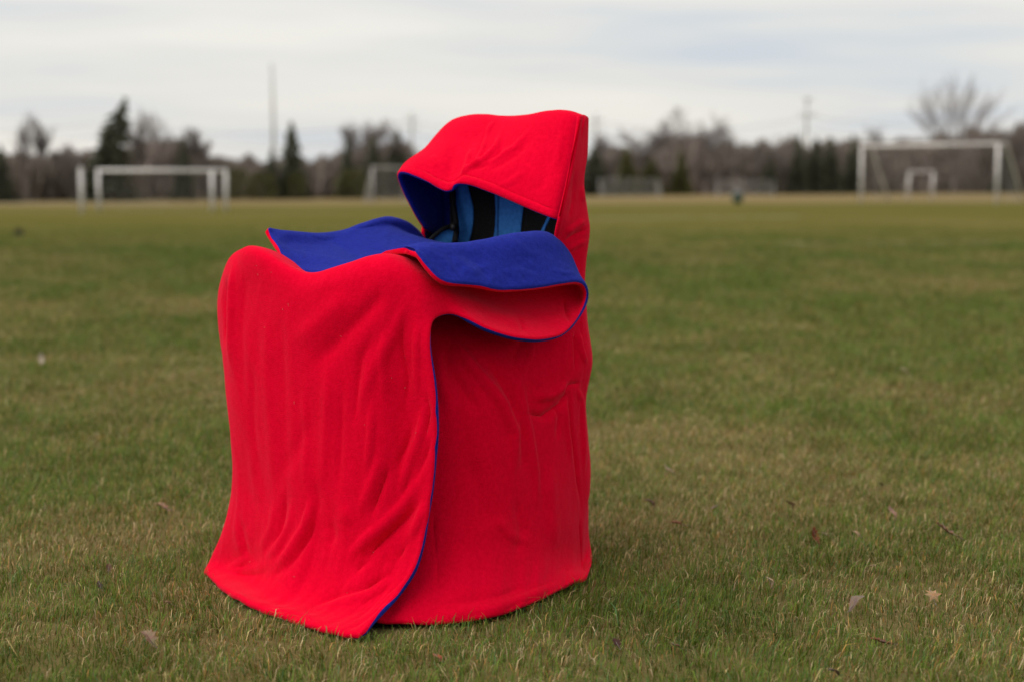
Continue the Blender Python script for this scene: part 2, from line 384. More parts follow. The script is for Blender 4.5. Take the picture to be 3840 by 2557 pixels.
c5 = [(1270, 2374, 0.012), (1320, 2282, 3.265), (1385, 2110, 3.315), (1420, 1885, 3.32), (1430, 1590, 3.315), (1430, 1325, 3.31), (1430, 1130, 3.305), (1445, 1005, 3.315),
      (1475, 966, 3.365), (w_, -.17, 3.44, .725), (w_, -.085, 3.53, .74), (w_, -.015, 3.61, .745), (w_, .05, 3.68, .755), (w_, .10, 3.735, .755), (w_, .125, 3.765, .745), (w_, .108, 3.752, .775),
      (2040, 878, 3.69), (1950, 880, 3.61), (1850, 898, 3.54), (1750, 919, 3.48), (1660, 927, 3.44), (1570, 929, 3.415), (1438, 956, 3.435)]
c6 = [(1318, 2382, 0.012), (1410, 2275, 3.255), (1480, 2125, 3.30), (1520, 1885, 3.31), (1538, 1590, 3.312), (1525, 1320, 3.30), (1525, 1150, 3.295), (1555, 1070, 3.305),
      (1605, 1050, 3.345), (1690, 1078, 3.44), (1800, 1105, 3.525), (1920, 1110, 3.60), (2040, 1108, 3.665), (2130, 1108, 3.70), (2172, 1088, 3.715), (2160, 1022, 3.70),
      (2090, 985, 3.63), (1975, 992, 3.53), (1855, 1000, 3.455), (1755, 992, 3.405), (1665, 978, 3.365), (1592, 938, 3.36), (1495, 940, 3.375)]
c7 = [(1352, 2388, 0.010), (1478, 2245, 3.245), (1560, 2130, 3.262), (1605, 1885, 3.275), (1640, 1560, 3.272), (1606, 1330, 3.272), (1606, 1225, 3.285), (1624, 1183, 3.305),
      (1685, 1168, 3.345), (1765, 1204, 3.335), (1865, 1249, 3.36), (1975, 1270, 3.415), (2075, 1262, 3.495), (2145, 1222, 3.58), (2195, 1128, 3.665), (2180, 1060, 3.64),
      (2100, 1062, 3.57), (1985, 1077, 3.48), (1860, 1084, 3.405), (1765, 1063, 3.355), (1655, 1057, 3.305), (1580, 968, 3.315), (1540, 944, 3.34)]
K = ctrl([c0, c1, c2, c3, c4, c5, c6, c7])
NV, NU = 14, 28
G = crom(K, NV); G = crom(G.transpose(1, 0, 2), NU).transpose(1, 0, 2)
G = smooth_grid(G, 26); G = soften(G, 0.0045, 6, 3.1); G = soften(G, 0.0009, 24, 7.7); G = hang(G, 0.0055, 3.0, 30, 5.2, 7 * NV)
FR = 8 * NV + 2                                    # rows of the upright front
creases_front = [
    ([(1000, 1100), (1010, 1400), (1030, 1700), (1040, 1950)], 26, 0.004), ([(1060, 1150), (1075, 1500), (1090, 1800)], 24, -0.004), ([(1240, 1350), (1230, 1600), (1215, 1850)], 24, 0.005), ([(1290, 1400), (1285, 1650), (1270, 1880)], 20, -0.005), ([(1150, 1400), (1155, 1650), (1150, 1850)], 18, 0.004), ([(955, 1300), (960, 1600), (990, 1900)], 18, -0.0035), ([(1400, 1500), (1395, 1650), (1380, 1760)], 16, 0.005),
    ([(884, 980), (876, 1100), (872, 1250), (874, 1400)], 11, 0.008), ([(854, 1030), (850, 1150), (852, 1310)], 11, -0.019), ([(1600, 1480), (1618, 1540), (1600, 1640)], 14, -0.008),
    ([(1460, 1070), (1380, 1170), (1270, 1280), (1150, 1400)], 46, -0.010), ([(1540, 1100), (1480, 1250), (1400, 1390), (1340, 1560)], 30, 0.006),
    ([(1330, 1090), (1220, 1200), (1090, 1300)], 50, 0.006), ([(1420, 1240), (1360, 1340), (1345, 1480), (1330, 1620)], 22, -0.006),
    ([(1566, 1200), (1568, 1340), (1570, 1500)], 16, 0.005), ([(1510, 1180), (1512, 1300), (1535, 1420), (1530, 1520)], 18, -0.006),
    ([(1450, 1230), (1440, 1380), (1450, 1500)], 20, 0.005), ([(885, 1000), (882, 1200), (890, 1420)], 14, 0.004), ([(930, 1020), (915, 1250), (925, 1500)], 16, -0.003),
    ([(1602, 1520), (1580, 1643), (1529, 1763), (1500, 1850)], 17, 0.010), ([(1625, 1640), (1600, 1720), (1560, 1800)], 16, -0.008),
    ([(1560, 1590), (1520, 1690), (1480, 1760)], 18, -0.008),
    ([(1612, 1760), (1513, 1903), (1440, 1970), (1377, 2023), (1300, 2100)], 18, 0.015), ([(1600, 1860), (1520, 1950), (1421, 2045), (1340, 2125)], 20, -0.014),
    ([(1470, 1740), (1425, 1850), (1394, 1940)], 18, -0.010), ([(1440, 1700), (1395, 1820), (1350, 1930)], 22, 0.007),
    ([(1598, 1880), (1580, 1950), (1545, 2010), (1505, 2075)], 15, 0.010), ([(1560, 1990), (1530, 2040), (1490, 2110)], 14, -0.009),
    ([(1180, 1860), (1155, 1968), (1090, 2077), (1030, 2140)], 15, 0.012), ([(1195, 1920), (1170, 2010), (1115, 2090), (1040, 2160)], 15, -0.011),
    ([(1080, 1830), (1074, 1925), (1060, 1990), (1015, 2060)], 13, -0.009), ([(1110, 1860), (1100, 1960), (1050, 2050), (990, 2110)], 13, 0.008),
    ([(1040, 1880), (1030, 1970), (985, 2060)], 14, 0.005),
    ([(1003, 2172), (1079, 2142), (1130, 2110)], 16, -0.004), ([(850, 2142), (925, 2140), (993, 2128), (1047, 2100)], 13, 0.008), ([(870, 2160), (950, 2156), (1020, 2140)], 16, -0.003),
    ([(908, 1940), (918, 2010), (930, 2060), (960, 2100)], 11, -0.009), ([(893, 1940), (900, 2020), (915, 2085)], 10, 0.005), ([(945, 2088), (900, 2115), (855, 2142)], 12, 0.008),
    ([(1160, 2285), (1269, 2239), (1377, 2207), (1486, 2142)], 15, -0.010), ([(1150, 2310), (1290, 2262), (1400, 2230), (1500, 2160)], 15, 0.007),
    ([(1330, 2150), (1360, 2125), (1420, 2085)], 14, -0.010), ([(1230, 1950), (1260, 2000), (1240, 2060)], 26, -0.007), ([(1180, 1800), (1200, 1880), (1180, 1960)], 26, -0.005),
    ([(1290, 1900), (1320, 1960)], 26, 0.006), ([(1180, 1560), (1120, 1680), (1060, 1780)], 40, -0.005), ([(960, 1650), (965, 1760), (985, 1900)], 26, 0.004),
    ([(800, 2190), (930, 2262), (1080, 2300), (1280, 2360)], 13, 0.004)]
G = crease(G, normals(G), creases_front, (0, FR))
creases_lap = [([(1930, 1195), (1950, 1230), (1965, 1262)], 10, -0.007), ([(1700, 1110), (1850, 1190), (2000, 1230)], 30, 0.006), ([(2110, 1120), (2120, 1180), (2140, 1215)], 13, -0.008)]
G = crease(G, normals(G), creases_lap, (FR, 14 * NV))
creases_flap = [([(1232, 900), (1300, 954), (1365, 995)], 14, -0.0039), ([(1215, 925), (1280, 985), (1330, 1015)], 16, 0.0028), ([(1180, 1010), (1255, 1030)], 12, 0.0022),
    ([(1470, 850), (1440, 910), (1420, 960)], 16, 0.0028), ([(1684, 965), (1740, 1010), (1790, 1050)], 18, 0.0033), ([(1720, 950), (1790, 1000), (1830, 1060)], 18, -0.0033),
    ([(1921, 985), (1960, 1010), (2030, 1035)], 16, -0.0028), ([(1880, 1030), (1905, 1052), (1925, 1075)], 9, -0.0033), ([(1840, 1040), (1830, 1075)], 9, 0.0022), ([(1960, 1035), (1965, 1070)], 11, -0.0028),
    ([(1900, 905), (1960, 950), (2060, 985)], 22, 0.0028), ([(2060, 1020), (2110, 1035), (2150, 1030)], 10, 0.0028), ([(1640, 960), (1700, 1035)], 14, 0.0022), ([(1060, 905), (1130, 930), (1180, 990)], 18, -0.0022)]
G = crease(G, normals(G), creases_flap, (15 * NV, len(G)))
G = smooth_grid(G, 2)
FRONT = cloth('front_panel', np.array(G), np.interp(np.arange(len(G)), [0, 14 * NV, 16 * NV, len(G)], [0.014, 0.013, 0.016, 0.016]), BL, flip=False,
    wrap=lambda i, j: float(np.interp(j, [0, 5 * NU, 6.3 * NU, 7 * NU], [165, 165, 120, 90])) if i == 0 else 165.0 if j == 0 and i < 15 * NV else float(np.interp(i, [0, 13 * NV, 15 * NV, 30 * NV], [68, 68, 118, 118])))
rl = random.Random(9); lint = MB(); Nf = normals(G)
for _ in range(16):
    i = rl.randrange(6, FR - 14); j = rl.randrange(2 * NU, G.shape[1] - 8); p = G[i, j] + Nf[i, j] * 0.0075; a = rl.uniform(0, 6.28); l = rl.uniform(.001, .0035)
    du = (G[i, j + 1] - G[i, j]); du /= np.linalg.norm(du); dv = G[i + 1, j] - G[i, j]; dv /= np.linalg.norm(dv); d = du * math.cos(a) + dv * math.sin(a); e_ = du * -math.sin(a) + dv * math.cos(a)
    lint.tube([p - d * l, p + e_ * l * .4 + Nf[i, j] * .0006, p + d * l], 0.0002, 4)
lo = mesh_obj('lint', lint.v, lint.f, mat('pale_lint', (0.45, 0.34, 0.24), 0.9, 0.1)); lo.parent = FRONT; lo['kind'] = 'stuff'
HEM = [tuple(G[0, j, :2]) for j in range(0, G.shape[1], 6)]

# ---- wrap-around side and back
def side_col(px, Ys, hem, pys=(2100, 1950, 1800, 1650, 1500, 1350, 1230, 1150)):
    pxs = px if hasattr(px, '__len__') else [px] * len(pys)
    return [hem] + [(a, p, y) for a, p, y in zip(pxs, pys, Ys)]
zz = [0.015, .09, .18, .27, .36, .45, .53, .62, .69]
def world_col(pts):
    return [(w_, float(np.interp(z, [0, .35, .7], [p[0] for p in pts])), float(np.interp(z, [0, .35, .7], [p[1] for p in pts])), z) for z in zz]
s_cols = [
    side_col(1420, (3.39, 3.43, 3.44, 3.44, 3.44, 3.46, 3.49, 3.52), (1420, 2322, 0.02)),
    side_col(1560, (3.352, 3.375, 3.385, 3.39, 3.40, 3.425, 3.465, 3.50), (1560, 2328, 0.016)),
    side_col(1720, (3.355, 3.385, 3.395, 3.40, 3.41, 3.445, 3.495, 3.54), (1720, 2322, 0.016)),
    side_col(1880, (3.41, 3.44, 3.45, 3.455, 3.465, 3.50, 3.55, 3.60), (1870, 2296, 0.018)),
    side_col(2020, (3.51, 3.54, 3.55, 3.555, 3.565, 3.59, 3.63, 3.68), (2010, 2248, 0.018)),
    side_col(2110, (3.61, 3.62, 3.63, 3.635, 3.64, 3.65, 3.67, 3.70), (2100, 2206, 0.018)),
    side_col((2155, 2160, 2168, 2165, 2162, 2172, 2160, 2158), (3.68, 3.69, 3.70, 3.70, 3.70, 3.70, 3.72, 3.74), (2160, 2178, 0.018)),
    side_col((2184, 2188, 2204, 2196, 2188, 2209, 2188, 2184), (3.74, 3.76, 3.77, 3.77, 3.77, 3.77, 3.77, 3.78), (2204, 2152, 0.020)),
    world_col([(.18, 3.92), (.155, 3.90), (.15, 3.90)]), world_col([(.04, 4.12), (.02, 4.08), (.02, 4.06)]), world_col([(-.22, 4.24), (-.22, 4.20), (-.21, 4.18)]),
    world_col([(-.48, 4.02), (-.45, 4.0), (-.43, 3.99)]), world_col([(-.66, 3.86), (-.61, 3.83), (-.58, 3.84)])]
K = ctrl(s_cols); G = crom(K, 26); G = crom(G.transpose(1, 0, 2), 24).transpose(1, 0, 2)
G = smooth_grid(G, 20); G = soften(G, 0.005, 5, 8.7); G = soften(G, 0.0009, 24, 2.7); G = hang(G, 0.0040, 2.6, 22, 9.1)
creases_side = [
    ([(1684, 1215), (1714, 1302), (1768, 1378), (1844, 1466), (1883, 1521), (1921, 1623), (1924, 1706), (1908, 1820)], 22, 0.013),
    ([(1660, 1260), (1680, 1370), (1740, 1470), (1800, 1560)], 34, -0.010), ([(1640, 1280), (1650, 1420), (1690, 1560)], 24, 0.007),
    ([(1800, 1330), (1870, 1420), (1915, 1500), (1945, 1600)], 26, -0.011),
    ([(1940, 1410), (1953, 1508), (1978, 1623), (1998, 1757), (2010, 1930)], 13, 0.009), ([(1960, 1540), (1950, 1650), (1960, 1780)], 20, -0.006),
    ([(1940, 1412), (1978, 1340), (1997, 1270)], 9, 0.005), ([(1905, 1380), (1945, 1300), (1965, 1240)], 24, -0.006),
    ([(1950, 1545), (2030, 1560), (2100, 1510), (2128, 1450)], 20, -0.012), ([(1985, 1490), (2060, 1480), (2132, 1430)], 20, 0.011),
    ([(2105, 1462), (2130, 1440), (2165, 1432)], 9, -0.016), ([(2128, 1457), (2132, 1579), (2151, 1719), (2170, 1910)], 8, -0.011), ([(2112, 1500), (2118, 1600), (2135, 1740)], 9, 0.006),
    ([(2155, 1450), (2170, 1500), (2178, 1640), (2182, 1800)], 9, 0.008), ([(2070, 1500), (2090, 1560), (2080, 1660)], 14, -0.006),
    ([(2147, 1240), (2149, 1310), (2150, 1390)], 7, -0.008), ([(2160, 1250), (2170, 1310), (2190, 1365)], 10, 0.008),
    ([(1615, 1840), (1628, 2000), (1640, 2150), (1647, 2318)], 5, -0.0035), ([(2163, 1930), (2171, 2050), (2176, 2166)], 5, -0.006),
    ([(1750, 1700), (1800, 1850), (1830, 2000)], 50, -0.006), ([(1920, 1850), (1950, 1980), (1930, 2100)], 30, -0.006), ([(2050, 1700), (2060, 1900), (2075, 2080)], 34, 0.006),
    ([(1850, 1930), (1900, 2000), (1990, 2040)], 26, 0.005), ([(1580, 2310), (1720, 2302), (1860, 2280), (2000, 2230), (2120, 2180)], 14, 0.006), ([(1600, 2270), (1730, 2262), (1860, 2240), (2000, 2190)], 16, -0.004)]
G = crease(G, normals(G), creases_side); G = smooth_grid(G, 1)
SIDE = cloth('side_and_back_panel', G, 0.013, BL, flip=False, wrap=lambda i, j: 165.0 if i == 0 else 90.0)
HEM2 = [tuple(G[0, j, :2]) for j in range(0, G.shape[1], 6)]

# ---- back of the hood, down behind the backrest
hb = [
    [(2172, 442, 3.785), (2149, 587, 3.738), (2126, 701, 3.706), (2101, 815, 3.680), (2086, 900, 3.70), (2092, 1000, 3.73), (2100, 1140, 3.75)],
    [(2189, 440, 3.83), (2176, 587, 3.79), (2160, 701, 3.765), (2152, 815, 3.75), (2145, 900, 3.755), (2142, 1000, 3.77), (2150, 1140, 3.78)],
    [(2199, 450, 3.87), (2194, 575, 3.85), (2183, 680, 3.83), (2196, 800, 3.83), (2205, 868, 3.83), (2193, 978, 3.83), (2182, 1140, 3.83)],
    [(w_, .155, 3.95, 1.065), (w_, .155, 3.95, .985), (w_, .15, 3.95, .915), (w_, .15, 3.94, .845), (w_, .15, 3.94, .79), (w_, .145, 3.93, .72), (w_, .14, 3.93, .64)],
    [(w_, .06, 4.05, 1.07), (w_, .05, 4.06, .99), (w_, .05, 4.06, .92), (w_, .045, 4.06, .85), (w_, .04, 4.06, .79), (w_, .035, 4.05, .72), (w_, .03, 4.04, .64)],
    [(w_, -.08, 4.18, 1.07), (w_, -.09, 4.18, .99), (w_, -.09, 4.18, .92), (w_, -.10, 4.18, .85), (w_, -.10, 4.17, .79), (w_, -.10, 4.16, .72), (w_, -.11, 4.14, .64)],
    [(w_, -.16, 4.22, 1.04), (w_, -.18, 4.22, .98), (w_, -.19, 4.22, .91), (w_, -.20, 4.21, .85), (w_, -.205, 4.20, .79), (w_, -.21, 4.19, .72), (w_, -.21, 4.17, .64)],
    [(w_, -.185, 4.19, 1.0), (w_, -.205, 4.18, .95), (w_, -.215, 4.17, .90), (1598, 800, 4.13), (1585, 870, 4.10), (1590, 930, 4.10), (w_, -.235, 4.10, .66)]]
K = ctrl(hb); G = crom(K, 18); G = crom(G.transpose(1, 0, 2), 18).transpose(1, 0, 2); G = smooth_grid(G, 5); G = soften(G, 0.003, 7, 1.3)
G = crease(G, normals(G), [([(2112, 905), (2150, 880), (2195, 860)], 12, -0.006), ([(2110, 880), (2150, 850), (2190, 825)], 14, 0.005), ([(2120, 940), (2160, 915), (2195, 905)], 13, 0.004),
    ([(2150, 620), (2140, 760), (2125, 830)], 12, -0.004), ([(2176, 700), (2180, 760)], 12, 0.004)])
cloth('hood_back_panel', G, 0.010, BL, flip=True, red_rim=True)

# ---- hood
hd = [
    [(1594, 852, 4.075), (1600, 858, 4.10), (1612, 864, 4.13), (1628, 870, 4.16), (1650, 876, 4.185)],
    [(1561, 800, 4.05), (1576, 800, 4.08), (1600, 800, 4.12), (1628, 800, 4.155), (1655, 800, 4.185)],
    [(1522, 720, 4.01), (1545, 708, 4.05), (1580, 690, 4.10), (1625, 668, 4.15), (1660, 655, 4.19)],
    [(1501, 660, 3.975), (1525, 626, 4.02), (1585, 588, 4.08), (1640, 530, 4.14), (1690, 515, 4.195)],
    [(1522, 646, 3.945), (1562, 602, 3.99), (1625, 540, 4.055), (1690, 458, 4.115), (1722, 465, 4.185)],
    [(1600, 672, 3.91), (1640, 600, 3.955), (1690, 520, 4.02), (1748, 435, 4.085), (1772, 448, 4.155)],
    [(1680, 712, 3.87), (1720, 622, 3.912), (1765, 530, 3.975), (1813, 432, 4.04), (1835, 446, 4.115)],
    [(1745, 684, 3.845), (1785, 605, 3.885), (1840, 520, 3.94), (1890, 438, 4.0), (1910, 450, 4.07)],
    [(1859, 720, 3.795), (1880, 635, 3.826), (1920, 535, 3.88), (1970, 434, 3.94), (1988, 446, 4.01)],
    [(1997, 779, 3.73), (2005, 665, 3.765), (2030, 545, 3.817), (2058, 422, 3.875), (2076, 434, 3.95)],
    [(2066, 807, 3.70), (2085, 700, 3.73), (2105, 565, 3.775), (2125, 424, 3.825), (2142, 434, 3.90)],
    [(2110, 821, 3.705), (2131, 715, 3.73), (2156, 580, 3.765), (2184, 442, 3.81), (2186, 446, 3.88)]]
K = ctrl(hd); G = crom(K, 34); G = crom(G.transpose(1, 0, 2), 20).transpose(1, 0, 2); G = smooth_grid(G, 6); G = soften(G, 0.0025, 8, 4.4)
hem_line = [(1519, 630), (1584, 645), (1639, 676), (1680, 690), (1712, 685), (1745, 662), (1790, 674), (1859, 698), (1928, 730), (1997, 757), (2066, 786), (2100, 797)]
creases_hood = [([(1866, 440), (1840, 480), (1815, 560), (1790, 620), (1760, 650)], 8, 0.005), ([(1845, 480), (1812, 540), (1790, 605)], 12, -0.003),
    ([(1890, 485), (1865, 555), (1820, 603), (1760, 638), (1730, 676)], 9, 0.008), ([(1900, 530), (1875, 585), (1825, 625), (1775, 650)], 13, -0.005),
    ([(2000, 480), (1935, 558), (1865, 602), (1795, 634)], 10, 0.006), ([(2010, 510), (1945, 585), (1875, 628), (1810, 655)], 18, -0.004),
    ([(1772, 560), (1757, 620), (1740, 665)], 8, 0.005), ([(1705, 540), (1695, 630), (1682, 690)], 26, -0.004), ([(1620, 590), (1640, 640)], 22, 0.003),
    ([(1985, 640), (1920, 690), (1870, 705)], 14, 0.003), ([(2060, 560), (2040, 680), (2000, 740)], 30, -0.003), ([(2112, 480), (2090, 640)], 12, 0.003),
    (hem_line, 5, -0.0035), ([(p[0], p[1] + 12) for p in hem_line], 8, 0.003)]
G = crease(G, normals(G), creases_hood); G = smooth_grid(G, 1)
G[..., 2] -= 0.0065 * np.clip((G[..., 2] - .98) / .1, 0, 1)
cloth('hood', G, 0.013, BL, flip=False, wrap=lambda i, j: 58.0 if i == 0 else 90.0)
# dark stitched groove along the hood's side seam
seam = MB(); seam.tube([W(a - 7, b_, d - 0.018) for a, b_, d in ((2182, 452, 3.79), (2166, 525, 3.765), (2151, 592, 3.743), (2130, 703, 3.711), (2106, 812, 3.686))], 0.0022, 6)
seam.build('seam', noisy(mat('red_seam', (0.35, .001, .006), 1, 0), (0.30, .001, .006), (0.42, .001, .008), 300), BL)

# ------------------------------------------------------------------ folding chair under the blanket
CH = empty('folding_camp_chair', (-0.24, 3.75, 0)); tag(CH, 'folding camp chair with blue and black striped backrest under the blanket', 'chair')
def back_pt(px, py, off=0.0):
    Y = np.interp(px, [1640, 1690, 1900, 2100], [4.15, 4.115, 3.985, 3.865])
    sagb = 0.03 * math.sin(math.pi * np.clip((px - 1640) / 460, 0, 1))
    return W(px, py, float(Y + sagb + off))
def strip(name, xs_l, xs_r, m, off, parent, y0=520, y1=1010):
    """one upright band of the backrest, from its left and right border (photo column as a function of the row)"""
    rows_, n_ = 22, 8; Gs = np.zeros((rows_, n_, 3))
    for i in range(rows_):
        py = y0 + (y1 - y0) * i / (rows_ - 1)
        l = np.interp(py, [q[1] for q in xs_l], [q[0] for q in xs_l]); r = np.interp(py, [q[1] for q in xs_r], [q[0] for q in xs_r])
        for j in range(n_): Gs[i, j] = back_pt(l + (r - l) * j / (n_ - 1), py, off)
    Nn = normals(Gs); h = 0.0015; V = np.concatenate([(Gs + Nn * h).reshape(-1, 3), (Gs - Nn * h).reshape(-1, 3)])
    idx = np.arange(rows_ * n_).reshape(rows_, n_); q = np.stack([idx[:-1, :-1], idx[:-1, 1:], idx[1:, 1:], idx[1:, :-1]], -1).reshape(-1, 4)
    ring = np.array([idx[0, j] for j in range(n_)] + [idx[i, -1] for i in range(1, rows_)] + [idx[-1, j] for j in range(n_ - 2, -1, -1)] + [idx[i, 0] for i in range(rows_ - 2, 0, -1)])
    k = rows_ * n_; rf = np.stack([ring, np.roll(ring, -1), np.roll(ring, -1) + k, ring + k], -1)
    return mesh_obj(name, V, np.concatenate([q, q[:, ::-1] + k, rf]), m, parent)
B0 = [(1697, 520), (1699, 700), (1704, 800), (1716, 850), (1718, 920), (1716, 1010)]
B1 = [(1752, 520), (1755, 700), (1766, 740), (1776, 780), (1776, 830), (1770, 870), (1758, 915), (1745, 1010)]
B2 = [(1852, 520), (1856, 720), (1860, 790), (1858, 850), (1850, 905), (1838, 1010)]
B3 = [(1968, 520), (1966, 760), (1960, 810), (1955, 850), (1953, 880), (1950, 1010)]
B4 = [(2072, 520), (2068, 780), (2054, 815), (2042, 840), (2028, 870), (1990, 1010)]
B5 = [(2090, 520), (2085, 790), (2066, 815), (2050, 845), (2038, 880), (2004, 1010)]
L0 = [(1678, 520), (1684, 700), (1690, 800), (1699, 860), (1698, 900), (1690, 1010)]
R0 = [(2104, 520), (2104, 1010)]
strip('edge_binding', L0, B0, TRIMBLACK, -0.004, CH)
strip('back_strip', B0, B1, CHAIRBLUE, -0.002, CH); strip('back_mesh', B1, B2, MESHBLACK, 0.0, CH)
strip('back_strip', B2, B3, CHAIRBLUE, -0.002, CH); strip('back_mesh', B3, B4, MESHBLACK, 0.0, CH)
strip('back_strip', B4, B5, CHAIRBLUE, -0.002, CH); strip('back_mesh', B5, R0, MESHBLACK, 0.002, CH)
# stitching beside the wide blue band
for xs in (1868, 1872): 
    sm = MB(); sm.tube([back_pt(xs - (py - 700) * 0.02, py, -0.0045) for py in range(700, 940, 30)], 0.0009, 5); sm.build('stitching', mat('navy_thread', (0.008, 0.03, 0.12), 0.9, 0.1), CH)
# side wing of the far armrest: blue fabric with black binding
Gw = ctrl([[(1600, 925, 4.06), (1640, 925, 4.07), (1712, 925, 4.08)], [(1606, 915, 4.06), (1640, 905, 4.07), (1705, 895, 4.08)], [(1640, 878, 4.07), (1665, 868, 4.08), (1700, 862, 4.09)], [(1662, 858, 4.08), (1675, 853, 4.085), (1698, 850, 4.09)]])
Gw = crom(Gw, 8); Gw = crom(Gw.transpose(1, 0, 2), 8).transpose(1, 0, 2); nW = normals(Gw); kk = Gw.shape[0] * Gw.shape[1]
iw = np.arange(kk).reshape(Gw.shape[:2]); qw = np.stack([iw[:-1, :-1], iw[:-1, 1:], iw[1:, 1:], iw[1:, :-1]], -1).reshape(-1, 4)
wing = mesh_obj('side_wing', np.concatenate([(Gw + nW * .002).reshape(-1, 3), (Gw - nW * .002).reshape(-1, 3)]), np.concatenate([qw, qw[:, ::-1] + kk]), CHAIRBLUE, CH)
wb = MB(); wb.tube([W(*p) for p in ((1592, 925, 4.05), (1604, 912, 4.05), (1630, 884, 4.06), (1660, 860, 4.07), (1698, 846, 4.08))], 0.006, 8); wbo = wb.build('binding', TRIMBLACK); wbo.parent = wing
strap = MB(); strap.tube([W(*p) for p in ((1690, 925, 4.06), (1706, 900, 4.065), (1712, 870, 4.07), (1710, 830, 4.08), (1700, 770, 4.09), (1697, 700, 4.10))], 0.0075, 8); strap.build('strap', TRIMBLACK, CH)
bk = MB().box(W(1702, 852, 4.055), (0.016, 0.012, 0.018), 0.6); bk.build('buckle', PLASTIC, CH)
# frame (hidden by the blanket): posts, armrests, crossed legs, feet, seat
A_ = np.array([-.55, 3.66]); B_ = np.array([-.22, 3.42]); C_ = np.array([.10, 3.925]); D_ = np.array([-.15, 4.165])
for p in (C_, D_):
    MB().tube([(p[0], p[1], 0.03), (p[0], p[1], 0.98)], 0.011, 10).build('back_post', STEEL, CH)
for p in (A_, B_):
    MB().tube([(p[0], p[1], 0.03), (p[0], p[1], 0.70)], 0.011, 10).build('front_post', STEEL, CH)
for p, q in ((A_, D_), (B_, C_)):
    MB().tube([(p[0], p[1], 0.70), ((p[0] + q[0]) / 2, (p[1] + q[1]) / 2, 0.695), (q[0], q[1], 0.70)], 0.02, 10).build('armrest', TRIMBLACK, CH)
for p, q in ((A_, B_), (B_, C_), (C_, D_), (D_, A_)):
    MB().tube([(p[0], p[1], 0.04), (q[0], q[1], 0.42)], 0.009, 8).build('cross_leg', STEEL, CH)
    MB().tube([(q[0], q[1], 0.04), (p[0], p[1], 0.42)], 0.009, 8).build('cross_leg', STEEL, CH)
for p in (A_, B_, C_, D_): MB().tube([(p[0], p[1], 0.0), (p[0], p[1], 0.035)], [0.024, 0.017], 10).build('foot', PLASTIC, CH)
sv = []; sf = []
for i in range(9):
    for j in range(9):
        u, v = i / 8, j / 8; p = (A_ * (1 - u) + B_ * u) * (1 - v) + (D_ * (1 - u) + C_ * u) * v
        sv.append((p[0], p[1], 0.43 - 0.06 * math.sin(math.pi * u) * math.sin(math.pi * v)))
for i in range(8):
    for j in range(8): sf.append((i * 9 + j, i * 9 + j + 1, i * 9 + j + 10, i * 9 + j + 9))
seat = mesh_obj('seat', sv, sf, CHAIRBLUE, CH); md = seat.modifiers.new('thickness', 'SOLIDIFY'); md.thickness = 0.004

# ------------------------------------------------------------------ grass
def inside(poly, x, y):
    c_ = np.zeros(x.shape, bool); n_ = len(poly)
    for i in range(n_):
        x1, y1 = poly[i]; x2, y2 = poly[(i + 1) % n_]
        m_ = ((y1 > y) != (y2 > y)) & (x < (x2 - x1) * (y - y1) / (y2 - y1 + 1e-12) + x1); c_ ^= m_
    return c_
def shrink(poly, d):
    a = np.array(poly); c_ = a.mean(0); v = a - c_; return [tuple(q) for q in c_ + v * (1 - d / (np.linalg.norm(v, axis=1, keepdims=True) + 1e-9))]
def lush(x, y):
    """0 dry and thin .. 1 green and long"""
    f = 0.5 * fbm(x * .55 + 3, y * .42 + 5, 4) + 0.5 * fbm(x * 2.2 + 30, y * 1.7 + 11, 3)
    f = (f - .5) * 3.1 + 0.66
    for px, py, sx, sy, am in ((2860, 1570, .55, .35, .30), (3640, 1660, .5, .3, .33), (500, 1760, 1.0, .6, .25), (200, 2060, .5, .15, -.3), (3500, 2150, .5, .25, .12), (1900, 2480, .5, .1, -.15), (2500, 2400, .35, .1, -.22), (600, 2400, .5, .12, -.15), (750, 2000, .3, .12, -.2)):
        c_ = W(px, py, 0.0); f = f + am * np.exp(-((x - c_[0]) / sx) ** 2 - ((y - c_[1]) / sy) ** 2)
    return np.clip(f, 0, 1)
rng = np.random.RandomState(11)
NB = 900000
yy = np.linspace(2.3, 34, 2600)
dens = np.where(yy < 4, 1.0, (4 / yy) ** 1.8) * np.clip((34 - yy) / 14, 0, 1) * (0.62 * yy * 1.3 + 2.2)
cdf = np.cumsum(dens); cdf /= cdf[-1]
Yb = np.interp(rng.rand(NB), cdf, yy); Xb = (rng.rand(NB) - .5) * (0.62 * Yb * 1.3 + 2.2)
clump = fbm(Xb * 9, Yb * 9, 3); lu = lush(Xb, Yb)
keep = (rng.rand(NB) < 0.35 + 0.9 * np.clip(clump, 0, 1) * (0.5 + lu)) & ~inside(shrink(HEM + HEM2[12:], 0.008), Xb, Yb)
Xb, Yb, lu, clump = Xb[keep], Yb[keep], lu[keep], clump[keep]; n = len(Xb)
far = np.clip((Yb - 5) / 15, 0, 1)
dead = rng.rand(n) < (0.66 - 0.48 * lu)
ln = (0.016 + 0.022 * rng.rand(n) + 0.018 * lu * rng.rand(n)) * (0.7 + 0.6 * clump); ln = np.where(dead, ln * (0.6 + 0.6 * rng.rand(n)), ln); ln *= 0.86 + 0.7 * far
hem_d = np.full(n, 9.0)
for (x1, y1), (x2, y2) in zip(HEM[:-1], HEM[1:]):                       # the cloth weighs down the blades right beside it
    vx, vy = x2 - x1, y2 - y1; s_ = np.clip(((Xb - x1) * vx + (Yb - y1) * vy) / (vx * vx + vy * vy + 1e-9), 0, 1)
    hem_d = np.minimum(hem_d, np.hypot(Xb - x1 - s_ * vx, Yb - y1 - s_ * vy))
ln *= np.interp(hem_d, [0, .012, .05], [.6, .85, 1])
stray = rng.rand(n) < 0.035; ln = np.where(stray, ln * 1.9, ln)
